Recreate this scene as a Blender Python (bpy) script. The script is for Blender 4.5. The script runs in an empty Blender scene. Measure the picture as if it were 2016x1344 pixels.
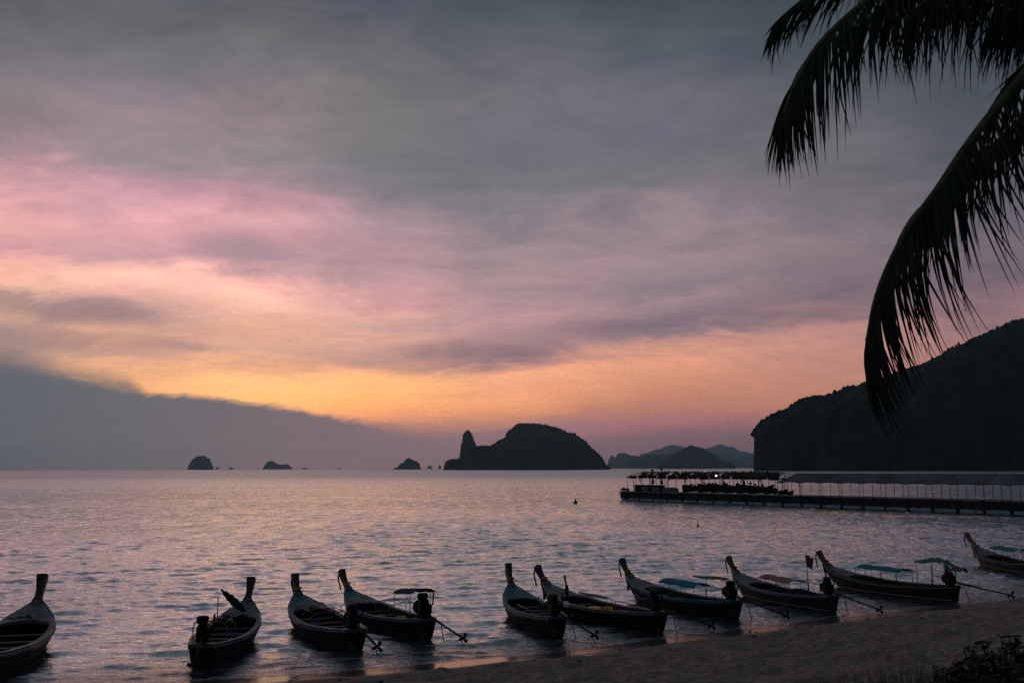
import bpy, bmesh, math, random
import numpy as np
from mathutils import Vector, Matrix, noise as mnoise
from math import radians as R, sin, cos, pi, sqrt, atan, atan2

random.seed(7)
np.random.seed(7)
sc = bpy.context.scene
COL = sc.collection

# ------------------------------------------------------------------ camera
FPX = 1960.0                      # focal length in pixels of the 2016 px wide photograph
CAM_Z = 7.0
PITCH = atan((921.5 - 672.0) / FPX)
ROLL = R(0.13)
cam_d = bpy.data.cameras.new("camera")
cam_d.sensor_width = 36.0
cam_d.lens = 36.0 * FPX / 2016.0
cam_d.clip_start = 0.1
cam_d.clip_end = 120000.0
cam = bpy.data.objects.new("camera", cam_d)
COL.objects.link(cam)
cam_m = Matrix.Rotation(R(90) + PITCH, 4, 'X') @ Matrix.Rotation(-ROLL, 4, 'Z')
cam.matrix_world = Matrix.Translation((0, 0, CAM_Z)) @ cam_m
sc.camera = cam

def ray(px, py):
    v = Vector(((px - 1008.0) / FPX, (672.0 - py) / FPX, -1.0))
    return (cam_m.to_3x3() @ v)
def G(px, py, z=0.0):
    """the point of the level plane z that a photo pixel shows"""
    d = ray(px, py); t = (z - CAM_Z) / d.z
    return Vector((0, 0, CAM_Z)) + d * t
def D(px, py, y):
    """the point at distance y north of the camera that a photo pixel shows"""
    d = ray(px, py)
    return Vector((0, 0, CAM_Z)) + d * (y / d.y)

# ------------------------------------------------------------------ node helpers
def lin(c):
    return tuple(((v / 255.0) / 12.92 if v / 255.0 <= 0.04045 else ((v / 255.0 + 0.055) / 1.055) ** 2.4) for v in c)

class NT:
    def __init__(s, nt):
        s.nt = nt; nt.nodes.clear()
    def n(s, t, **kw):
        nd = s.nt.nodes.new(t)
        for k, v in kw.items(): setattr(nd, k, v)
        return nd
    def set(s, sock, v):
        if isinstance(v, bpy.types.NodeSocket): s.nt.links.new(v, sock)
        elif v is not None:
            if hasattr(sock.default_value, '__len__') and hasattr(v, '__len__') and len(sock.default_value) == 4 and len(v) == 3:
                v = (*v, 1.0)
            sock.default_value = v
    def m(s, op, a, b=None, c=None, clamp=False):
        nd = s.n('ShaderNodeMath', operation=op, use_clamp=clamp)
        s.set(nd.inputs[0], a)
        if b is not None: s.set(nd.inputs[1], b)
        if c is not None: s.set(nd.inputs[2], c)
        return nd.outputs[0]
    def mr(s, v, a, b, c=0.0, d=1.0, smooth=False):
        nd = s.n('ShaderNodeMapRange'); nd.clamp = True
        if smooth: nd.interpolation_type = 'SMOOTHSTEP'
        for i, x in enumerate((v, a, b, c, d)): s.set(nd.inputs[i], x)
        return nd.outputs[0]
    def mix(s, f, a, b, blend='MIX'):
        nd = s.n('ShaderNodeMix', data_type='RGBA', blend_type=blend)
        s.set(nd.inputs[0], f); s.set(nd.inputs[6], a); s.set(nd.inputs[7], b)
        return nd.outputs[2]
    def comb(s, x, y, z):
        nd = s.n('ShaderNodeCombineXYZ')
        for i, v in enumerate((x, y, z)): s.set(nd.inputs[i], v)
        return nd.outputs[0]
    def noise(s, vec, scale, detail=4, rough=0.5, dist=0.0, color=False):
        nd = s.n('ShaderNodeTexNoise'); nd.noise_dimensions = '3D'
        if vec is not None: s.set(nd.inputs['Vector'], vec)
        nd.inputs['Scale'].default_value = scale; nd.inputs['Detail'].default_value = detail
        nd.inputs['Roughness'].default_value = rough; nd.inputs['Distortion'].default_value = dist
        return nd.outputs[1 if color else 0]
    def ramp(s, fac, stops, interp='B_SPLINE'):
        nd = s.n('ShaderNodeValToRGB'); r = nd.color_ramp; r.interpolation = interp
        while len(r.elements) > 1: r.elements.remove(r.elements[-1])
        stops = sorted(stops, key=lambda q: q[0])
        for i, (p, c) in enumerate(stops):
            e = r.elements[0] if i == 0 else r.elements.new(p)
            e.position = p; e.color = (*c, 1.0)
        s.set(nd.inputs[0], fac)
        return nd.outputs[0]

# ------------------------------------------------------------------ world: dusk sky
HAZE_D = 5.0e-5; HAZE_S = (0.056, 0.080, 0.110)
world = bpy.data.worlds.new("World"); sc.world = world; world.use_nodes = True
w = NT(world.node_tree)
geo = w.n('ShaderNodeTexCoord'); sep = w.n('ShaderNodeSeparateXYZ')
w.set(sep.inputs[0], geo.outputs['Generated'])
X, Y, Z = sep.outputs
az = w.m('ARCTAN2', X, Y)
el = w.m('ARCSINE', Z)
# texture space of a cloud deck seen in perspective
inv = w.m('DIVIDE', 1.0, w.m('ADD', w.m('MAXIMUM', Z, 0.0), 0.16))
P = w.comb(w.m('MULTIPLY', X, inv), w.m('MULTIPLY', Y, inv), 0.0)
PS = w.n('ShaderNodeMapping'); w.set(PS.inputs[0], P)
PS.inputs['Rotation'].default_value = (0, 0, R(-24)); PS.inputs['Scale'].default_value = (0.8, 1.35, 1.0)
n_big = w.noise(P, 1.1, 3, 0.5, 0.4)
n_mid = w.noise(PS.outputs[0], 2.0, 10, 0.64, 0.9)
n_fin = w.noise(PS.outputs[0], 6.0, 11, 0.70, 1.2)
n_wsp = w.noise(w.comb(w.m('MULTIPLY', az, 1.0), w.m('MULTIPLY', el, 2.3), 0.3), 8.0, 11, 0.66, 1.1)
n_hor = w.noise(w.comb(az, w.m('MULTIPLY', el, 5.0), 1.3), 3.0, 5, 0.55, 0.5)
def AZ(px): return atan((px - 1008.0) / FPX)
def EL(py): return PITCH + atan((672.0 - py) / FPX)
azn = w.m('ADD', az, w.m('MULTIPLY', w.m('SUBTRACT', n_big, 0.5), 0.10))
# the deck's lower edge climbs towards the north-east: shift rows by azimuth
shift_pts = [(0, 0), (700, 0), (900, 15), (1050, 30), (1200, 47), (1400, 60), (1650, 70), (2016, 75)]
def shift(px):
    for (a, sa), (b, sb) in zip(shift_pts, shift_pts[1:]):
        if px <= b: return sa + (sb - sa) * (px - a) / (b - a)
    return 75
A0, A1 = AZ(0), AZ(2016)
azf = w.mr(az, A0, A1)
sh = w.ramp(azf, [((AZ(p) - A0) / (A1 - A0), (v / 100.0,) * 3) for p, v in shift_pts], 'LINEAR')
warp = w.m('ADD', w.m('MULTIPLY', w.m('SUBTRACT', n_mid, 0.5), 0.060),
           w.m('MULTIPLY', w.m('SUBTRACT', n_wsp, 0.5), 0.030))
damp = w.m('MULTIPLY', w.mr(el, 0.03, 0.16, 0.30, 1.0), w.mr(el, 0.22, 0.34, 1.0, 0.55))
elw = w.m('ADD', w.m('SUBTRACT', el, w.m('MULTIPLY', sh, 100.0 / FPX)), w.m('MULTIPLY', warp, damp))
E0, E1 = -0.06, 0.50
ef = w.mr(elw, E0, E1)
COLS = {
0: [(0,(75,85,98)),(41,(85,93,100)),(103,(98,102,106)),(172,(110,110,118)),(240,(128,122,128)),(310,(142,128,133)),(357,(158,132,140)),(385,(200,150,158)),(440,(215,158,160)),(481,(235,170,165)),(522,(215,155,158)),(550,(240,172,158)),(591,(248,185,155)),(619,(175,142,136)),(646,(215,165,135)),(667,(175,142,136)),(708,(155,130,125)),(800,(150,120,120)),(930,(125,112,120))],
250: [(0,(85,93,106)),(90,(103,106,112)),(172,(122,120,128)),(275,(145,130,138)),(357,(150,138,144)),(399,(190,145,158)),(426,(205,155,165)),(481,(222,162,165)),(522,(205,155,160)),(550,(235,175,165)),(578,(255,195,172)),(605,(230,170,155)),(632,(190,150,142)),(660,(205,155,135)),(681,(225,165,130)),(701,(200,152,135)),(742,(240,172,120)),(800,(245,168,105)),(930,(150,120,118))],
500: [(0,(92,95,106)),(90,(108,110,112)),(137,(115,116,124)),(240,(135,124,128)),(330,(138,130,136)),(385,(160,134,145)),(426,(195,145,155)),(454,(215,162,165)),(481,(200,148,155)),(515,(170,140,148)),(550,(205,155,155)),(570,(245,178,165)),(605,(252,191,168)),(632,(228,170,148)),(660,(225,165,135)),(701,(208,158,136)),(729,(240,168,120)),(756,(255,186,115)),(777,(255,192,110)),(810,(255,180,100)),(930,(170,125,115))],
750: [(0,(85,93,108)),(69,(100,103,112)),(172,(115,115,118)),(275,(118,119,120)),(344,(112,116,122)),(399,(135,126,134)),(440,(160,136,146)),(495,(178,142,150)),(550,(182,145,150)),(591,(205,150,152)),(619,(225,165,152)),(640,(200,155,148)),(674,(215,160,142)),(715,(188,142,130)),(733,(210,150,122)),(745,(245,170,115)),(763,(255,180,105)),(797,(250,168,95)),(818,(238,152,95)),(850,(180,122,112)),(875,(130,108,118)),(930,(115,104,118))],
1000: [(0,(75,90,98)),(62,(88,98,105)),(124,(102,104,114)),(206,(112,112,120)),(275,(108,110,122)),(330,(108,112,120)),(385,(120,120,126)),(440,(138,126,134)),(495,(155,136,142)),(550,(158,134,140)),(591,(170,138,145)),(632,(185,142,145)),(674,(160,128,132)),(708,(140,112,122)),(722,(185,132,125)),(742,(236,160,118)),(790,(235,155,105)),(825,(200,132,100)),(846,(150,112,120)),(880,(126,106,120)),(930,(112,102,116))],
1300: [(0,(65,80,88)),(69,(78,92,100)),(137,(90,98,110)),(206,(105,106,118)),(275,(102,104,118)),(344,(108,112,118)),(385,(130,120,128)),(440,(142,128,136)),(509,(158,134,142)),(564,(140,124,134)),(598,(158,132,138)),(639,(125,108,122)),(663,(150,122,130)),(677,(190,138,125)),(715,(218,148,118)),(756,(205,135,105)),(797,(180,120,102)),(832,(160,108,112)),(859,(120,98,110)),(930,(95,92,106))],
1650: [(0,(60,72,80)),(140,(72,84,94)),(296,(100,102,110)),(412,(115,110,118)),(516,(132,118,126)),(598,(118,104,116)),(639,(140,112,118)),(660,(182,130,125)),(722,(184,130,118)),(790,(182,122,104)),(830,(150,105,104)),(860,(112,92,104)),(930,(84,84,98))],
2016: [(0,(48,60,68)),(200,(62,74,84)),(350,(80,86,96)),(450,(95,94,106)),(560,(114,102,114)),(640,(138,110,119)),(700,(155,115,117)),(790,(148,108,102)),(860,(105,92,102)),(930,(76,78,92))],
}
cols = sorted(COLS)
sky = None
for i, px in enumerate(cols):
    st = []
    for (y, c) in COLS[px]:
        e = EL(y) - shift(px) / FPX
        st.append(((e - E0) / (E1 - E0), lin(c)))
    top = tuple(a * 0.8 + b * 0.2 for a, b in zip(lin(COLS[px][0][1]), lin((74, 84, 95))))
    st.append((1.0, top))
    r = w.ramp(ef, st, 'LINEAR')
    if sky is None: sky = r
    else:
        f = w.mr(azn, AZ(cols[i - 1]), AZ(px), 0, 1, smooth=True)
        sky = w.mix(f, sky, r)
# thin grey veils and brighter wisps inside the deck
mod = w.m('ADD', w.m('MULTIPLY', w.mr(n_mid, 0.32, 0.68, -1.0, 1.0), -0.09), w.m('MULTIPLY', w.mr(n_fin, 0.34, 0.66, -1.0, 1.0), 0.085))
mod = w.m('ADD', mod, w.m('MULTIPLY', w.mr(n_wsp, 0.34, 0.66, -1.0, 1.0), -0.10))
mod = w.m('MULTIPLY', mod, w.mr(el, 0.04, 0.12, 0.35, 1.0))
mod = w.m('ADD', mod, 1.03)
cool = w.n('ShaderNodeCombineColor'); w.set(cool.inputs[0], mod)
w.set(cool.inputs[1], w.m('ADD', w.m('MULTIPLY', mod, 0.75), 0.25)); w.set(cool.inputs[2], w.m('ADD', w.m('MULTIPLY', mod, 0.65), 0.35))
sky = w.mix(1.0, sky, cool.outputs[0], 'MULTIPLY')
# separate dark cloud patches: (px, py, half-width, half-height, strength, colour)
for (cx, cy, hw, hh, k, c) in [(130, 634, 190, 26, .75, (140, 116, 124)), (110, 690, 240, 20, .6, (150, 120, 122)),
                               (330, 692, 70, 10, .5, (150, 120, 130)), (1240, 652, 150, 22, .55, (112, 98, 114)),
                               (900, 694, 190, 20, .55, (128, 104, 116)), (460, 498, 110, 30, .5, (158, 130, 142)),
                               (1420, 636, 190, 16, .35, (116, 102, 116)), (900, 320, 220, 60, .3, (96, 102, 110)),
                               (430, 664, 110, 16, .3, (190, 145, 135))]:
    dx = w.m('DIVIDE', w.m('SUBTRACT', az, AZ(cx)), hw / FPX)
    dy = w.m('DIVIDE', w.m('SUBTRACT', el, EL(cy)), hh / FPX)
    rr = w.m('ADD', w.m('MULTIPLY', dx, dx), w.m('MULTIPLY', dy, dy))
    rr = w.m('ADD', rr, w.m('MULTIPLY', w.m('SUBTRACT', n_wsp, 0.5), 4.5))
    rr = w.m('ADD', rr, w.m('MULTIPLY', w.m('SUBTRACT', n_hor, 0.5), 2.0))
    sky = w.mix(w.mr(rr, -0.6, 1.6, k, 0.0, smooth=True), sky, lin(c))
# low cloud bank in the west, with a ragged upper edge
edge = [(-500, 700), (0, 728), (120, 744), (250, 762), (290, 782), (400, 787), (500, 796), (600, 809), (660, 821), (740, 833), (800, 843), (900, 853), (1100, 858), (2016, 850)]
B0 = AZ(-500)
bf = w.mr(az, B0, A1)
eh = w.ramp(bf, [((AZ(p) - B0) / (A1 - B0), (EL(y) * 5,) * 3) for p, y in edge], 'LINEAR')
n_edge = w.noise(w.comb(az, w.m('MULTIPLY', el, 3.6), 2.0), 17.0, 11, 0.68, 1.4)
ehh = w.m('ADD', w.m('DIVIDE', eh, 5.0), w.m('MULTIPLY', w.m('SUBTRACT', n_edge, 0.5), 0.017))
soft = w.ramp(bf, [((AZ(p) - B0) / (A1 - B0), (v,) * 3) for p, v in [(-500, .5), (0, .35), (240, .30), (300, .08), (720, .12), (800, .35), (950, .6), (2016, .6)]], 'LINEAR')
softw = w.m('MULTIPLY', soft, 0.045)
bm_ = w.mr(w.m('SUBTRACT', el, ehh), softw, w.m('MULTIPLY', softw, -1.0), 0.0, 1.0, smooth=True)
bank_alpha = w.ramp(bf, [((AZ(p) - B0) / (A1 - B0), (v,) * 3) for p, v in [(-500, 1), (700, 1), (800, .85), (950, .5), (1150, .1), (2016, 0)]], 'LINEAR')
bankc = w.ramp(bf, [((AZ(p) - B0) / (A1 - B0), lin(c)) for p, c in [(-500, (90, 98, 108)), (0, (97, 102, 112)), (280, (107, 106, 114)), (600, (122, 109, 118)), (850, (126, 108, 119)), (1200, (120, 100, 114)), (2016, (90, 88, 102))]], 'LINEAR')
bankc = w.mix(w.mr(el, 0.0, 0.10, 0.0, 0.35), bankc, w.mix(1.0, bankc, (0.88, 0.94, 0.98), 'MULTIPLY'))
bankc = w.mix(w.mr(n_fin, 0.35, 0.65, 0.0, 0.5), bankc, w.mix(1.0, bankc, (0.88, 0.90, 0.92), 'MULTIPLY'))
sky = w.mix(w.m('MULTIPLY', bm_, bank_alpha), sky, bankc)
topd = w.n('ShaderNodeCombineColor'); _td = w.mr(el, 0.33, 0.47, 1.0, 0.80)
for _i in range(3): w.set(topd.inputs[_i], w.m('MULTIPLY', _td, w.mr(el, 0.10, 0.30, 1.0, (1.035, 0.985, 1.0)[_i])))
sky = w.mix(1.0, sky, topd.outputs[0], 'MULTIPLY')
_hs = w.n('ShaderNodeHueSaturation'); _hs.inputs['Saturation'].default_value = 0.93; w.set(_hs.inputs['Color'], sky); sky = _hs.outputs[0]
# seen through the haze lying on the bay (box 760 m high, 30 km deep): what the clouds must give off to look as they do
pathl = w.m('MINIMUM', 30000.0, w.m('DIVIDE', 753.0, w.m('MAXIMUM', el, 0.01)))
TT = w.m('EXPONENT', w.m('MULTIPLY', pathl, -HAZE_D))
_s = w.n('ShaderNodeSeparateColor'); w.set(_s.inputs[0], sky); _c = w.n('ShaderNodeCombineColor')
for _i in range(3):
    v_ = w.m('SUBTRACT', w.m('MULTIPLY', _s.outputs[_i], 1.04), w.m('MULTIPLY', w.m('SUBTRACT', 1.0, TT), HAZE_S[_i]))
    w.set(_c.inputs[_i], w.m('MAXIMUM', w.m('DIVIDE', v_, TT), 0.01))
sky = _c.outputs[0]
# away from the sunset the same deck goes on, greyer and dimmer
side = w.mr(w.m('ABSOLUTE', az), 0.62, 1.7, 0.0, 1.0, smooth=True)
high = w.mr(el, 0.46, 0.95, 0.0, 1.0, smooth=True)
dim = w.mix(w.mr(n_mid, 0.3, 0.75), lin((62, 74, 86)), lin((78, 84, 96)))
sky = w.mix(w.m('MAXIMUM', side, high), sky, dim)
# a touch of clear twilight air behind the clouds
SUN_EL, SUN_ROT = R(1.5), R(-6)
nis = w.n('ShaderNodeTexSky', sky_type='NISHITA'); nis.sun_disc = False
nis.sun_elevation = SUN_EL; nis.sun_rotation = SUN_ROT
bg1 = w.n('ShaderNodeBackground'); w.set(bg1.inputs[0], nis.outputs[0]); bg1.inputs[1].default_value = 0.05
bg2 = w.n('ShaderNodeBackground'); w.set(bg2.inputs[0], sky); bg2.inputs[1].default_value = 1.0
mxs = w.n('ShaderNodeMixShader'); mxs.inputs[0].default_value = 0.985
w.nt.links.new(bg1.outputs[0], mxs.inputs[1]); w.nt.links.new(bg2.outputs[0], mxs.inputs[2])
wo = w.n('ShaderNodeOutputWorld'); w.nt.links.new(mxs.outputs[0], wo.inputs[0])
world.cycles.sampling_method = 'MANUAL'; world.cycles.sample_map_resolution = 1024

# sun: nearly gone, behind the cloud
sun_d = bpy.data.lights.new("sun", 'SUN'); sun_d.energy = 0.012; sun_d.angle = R(25); sun_d.color = (1.0, 0.62, 0.36)
sun = bpy.data.objects.new("sun", sun_d); COL.objects.link(sun)
sd = Vector((sin(SUN_ROT), cos(SUN_ROT), math.tan(R(9))))
sun.rotation_euler = sd.to_track_quat('Z', 'Y').to_euler()

sc.view_settings.view_transform = 'Standard'; sc.view_settings.look = 'None'
sc.view_settings.exposure = 0.0; sc.view_settings.gamma = 1.0; sc.view_settings.use_curve_mapping = False
sc.render.engine = 'CYCLES'
sc.cycles.use_denoising = True
sc.cycles.denoiser = 'OPENIMAGEDENOISE'; sc.cycles.denoising_input_passes = 'RGB_ALBEDO_NORMAL'; sc.cycles.denoising_prefilter = 'FAST'
sc.cycles.max_bounces = 6; sc.cycles.diffuse_bounces = 2; sc.cycles.glossy_bounces = 3
sc.cycles.volume_bounces = 0
sc.cycles.use_adaptive_sampling = True; sc.cycles.adaptive_threshold = 0.005

# ------------------------------------------------------------------ materials
MATS = {}
def mat(name, color, rough=0.7, var=0.25, scale=6.0, spec=0.3, bump=0.0, metal=0.0, color2=None, stretch=None):
    if name in MATS: return MATS[name]
    m = bpy.data.materials.new(name); m.use_nodes = True; MATS[name] = m
    t = NT(m.node_tree)
    tc = t.n('ShaderNodeTexCoord'); v = tc.outputs['Object']
    if stretch:
        mp = t.n('ShaderNodeMapping'); t.set(mp.inputs[0], v); mp.inputs['Scale'].default_value = stretch; v = mp.outputs[0]
    nz = t.noise(v, scale, 6, 0.6, 0.3)
    f = t.mr(nz, 0.35, 0.68)
    c2 = color2 or tuple(max(0, q * (1 - var * 1.6)) for q in color)
    c = t.mix(f, tuple(min(1, q * (1 + var)) for q in color), c2)
    b = t.n('ShaderNodeBsdfPrincipled'); t.set(b.inputs['Base Color'], c)
    t.set(b.inputs['Roughness'], t.mr(nz, 0.3, 0.7, max(0.05, rough - 0.12), min(1, rough + 0.12)))
    b.inputs['Specular IOR Level'].default_value = spec; b.inputs['Metallic'].default_value = metal
    if bump:
        bn = t.n('ShaderNodeBump'); bn.inputs['Strength'].default_value = 0.6; bn.inputs['Distance'].default_value = bump
        t.set(bn.inputs['Height'], t.noise(v, scale * 3, 5, 0.6)); t.set(b.inputs['Normal'], bn.outputs[0])
    o = t.n('ShaderNodeOutputMaterial'); t.nt.links.new(b.outputs[0], o.inputs[0])
    return m

# ------------------------------------------------------------------ mesh helpers
def link(o, parent=None):
    COL.objects.link(o)
    if parent is not None: o.parent = parent
    return o
def tag(o, label=None, cat=None, group=None, kind=None):
    if label: o['label'] = label
    if cat: o['category'] = cat
    if group: o['group'] = group
    if kind: o['kind'] = kind
    return o
def empty(name, loc=(0, 0, 0), rz=0.0, s=1.0):
    o = bpy.data.objects.new(name, None); COL.objects.link(o)
    o.location = loc; o.rotation_euler = (0, 0, rz); o.scale = (s, s, s); o.empty_display_size = 0.3
    return o
def pymesh(name, verts, faces, m=None, parent=None, smooth=False):
    me = bpy.data.meshes.new(name)
    me.from_pydata([tuple(v) for v in verts], [], [tuple(f) for f in faces]); me.update()
    if smooth: me.polygons.foreach_set('use_smooth', [True] * len(me.polygons))
    if m: me.materials.append(m)
    return link(bpy.data.objects.new(name, me), parent)
class MB:
    """collects boxes, tubes and strips of one part"""
    def __init__(s): s.v = []; s.f = []
    def add(s, vs, fs):
        k = len(s.v); s.v += [tuple(v) for v in vs]; s.f += [tuple(i + k for i in f) for f in fs]; return s
    def box(s, x0, x1, y0, y1, z0, z1, M=None):
        vs = [Vector((x, y, z)) for z in (z0, z1) for x, y in ((x0, y0), (x1, y0), (x1, y1), (x0, y1))]
        if M is not None: vs = [M @ v for v in vs]
        return s.add(vs, [(3, 2, 1, 0), (4, 5, 6, 7), (0, 1, 5, 4), (1, 2, 6, 5), (2, 3, 7, 6), (3, 0, 4, 7)])
    def tube(s, pts, r, n=6, cap=True):
        pts = [Vector(p) for p in pts]; rr = r if hasattr(r, '__len__') else [r] * len(pts)
        vs = []; fs = []
        prev = None
        for i, p in enumerate(pts):
            t = (pts[min(i + 1, len(pts) - 1)] - pts[max(i - 1, 0)]).normalized()
            u = t.cross(Vector((0, 0, 1)))
            if u.length < 1e-3: u = t.cross(Vector((1, 0, 0)))
            u.normalize(); v2 = t.cross(u).normalized()
            if prev is not None and prev.dot(u) < 0: u = -u; v2 = -v2
            prev = u
            for k in range(n):
                a = 2 * pi * k / n
                vs.append(p + u * cos(a) * rr[i] + v2 * sin(a) * rr[i])
        for i in range(len(pts) - 1):
            for k in range(n):
                fs.append((i * n + k, i * n + (k + 1) % n, (i + 1) * n + (k + 1) % n, (i + 1) * n + k))
        if cap:
            fs.append(tuple(range(n))[::-1]); fs.append(tuple((len(pts) - 1) * n + k for k in range(n)))
        return s.add(vs, fs)
    def lathe(s, c, prof, n=12, axis='Z'):
        vs = []; fs = []
        for (r, h) in prof:
            for k in range(n):
                a = 2 * pi * k / n
                q = (r * cos(a), r * sin(a), h)
                if axis == 'X': q = (q[2], q[0], q[1])
                if axis == 'Y': q = (q[0], q[2], q[1])
                vs.append(Vector(c) + Vector(q))
        for i in range(len(prof) - 1):
            for k in range(n):
                fs.append((i * n + k, i * n + (k + 1) % n, (i + 1) * n + (k + 1) % n, (i + 1) * n + k))
        return s.add(vs, fs)
    def blob(s, c, r, seed=0, amp=0.2, sub=2):
        bm = bmesh.new(); bmesh.ops.create_icosphere(bm, subdivisions=sub, radius=1.0)
        off = Vector((seed * 3.7, seed * 1.3, seed * 2.1)); vs = []
        for v in bm.verts:
            d = 1 + amp * mnoise.noise(v.co * 1.6 + off) * 2
            vs.append((c[0] + v.co.x * r[0] * d, c[1] + v.co.y * r[1] * d, c[2] + v.co.z * r[2] * d))
        fs = [tuple(v.index for v in f.verts) for f in bm.faces]; bm.free()
        return s.add(vs, fs)
    def build(s, name, m, parent=None, smooth=False, bevel=0.0):
        o = pymesh(name, s.v, s.f, m, parent, smooth)
        if bevel:
            b = o.modifiers.new('edge', 'BEVEL'); b.width = bevel; b.segments = 2; b.limit_method = 'ANGLE'
        return o

# value noise on numpy arrays
_perm = np.random.RandomState(3).rand(256, 256)
def vnoise(x, y):
    xi = np.floor(x).astype(int); yi = np.floor(y).astype(int); fx = x - xi; fy = y - yi
    fx = fx * fx * fx * (fx * (fx * 6 - 15) + 10); fy = fy * fy * fy * (fy * (fy * 6 - 15) + 10)
    g = lambda a, b: _perm[a & 255, b & 255]
    return (g(xi, yi) * (1 - fx) + g(xi + 1, yi) * fx) * (1 - fy) + (g(xi, yi + 1) * (1 - fx) + g(xi + 1, yi + 1) * fx) * fy - 0.5
def fbm(x, y, o=4):
    s = 0; a = 1.0
    for i in range(o):
        s = s + a * vnoise(x * 2 ** i + 17.3 * i, y * 2 ** i + 5.1 * i); a *= 0.5
    return s
def grid_mesh(name, VX, VY, VZ, m, attr=None, flip=False):
    nr, nc = VX.shape
    co = np.stack([VX, VY, VZ], -1).reshape(-1, 3).astype(np.float32)
    idx = np.arange(nr * nc).reshape(nr, nc)
    q = np.stack([idx[:-1, :-1], idx[:-1, 1:], idx[1:, 1:], idx[1:, :-1]], -1).reshape(-1, 4)
    if flip: q = q[:, ::-1]
    me = bpy.data.meshes.new(name)
    me.vertices.add(len(co)); me.vertices.foreach_set('co', co.ravel())
    me.loops.add(q.size); me.loops.foreach_set('vertex_index', q.ravel().astype(np.int32))
    me.polygons.add(len(q)); me.polygons.foreach_set('loop_start', np.arange(0, q.size, 4, dtype=np.int32))
    me.polygons.foreach_set('use_smooth', np.ones(len(q), dtype=bool))
    me.update(calc_edges=True)
    if attr is not None:
        for k, a in attr.items():
            at = me.attributes.new(k, 'FLOAT', 'POINT'); at.data.foreach_set('value', a.ravel().astype(np.float32))
    me.materials.append(m)
    return link(bpy.data.objects.new(name, me))

# ------------------------------------------------------------------ shoreline
shore_pts = [G(-300, 1420), G(60, 1372), G(330, 1344), G(600, 1326), G(830, 1308), G(1010, 1291), G(1200, 1271), G(1380, 1248), G(1560, 1225), G(1780, 1200), G(2016, 1178)]
sx = np.array([-400, -60] + [p.x for p in shore_pts] + [60, 90, 160, 600]); sy = np.array([-60, 6] + [p.y for p in shore_pts] + [84, 120, 230, 1000])
def shore(x): return np.interp(x, sx, sy)
def smoothshore(x):
    return (shore(x - 2.5) + shore(x - 1.2) + shore(x) + shore(x + 1.2) + shore(x + 2.5)) / 5.0
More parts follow.
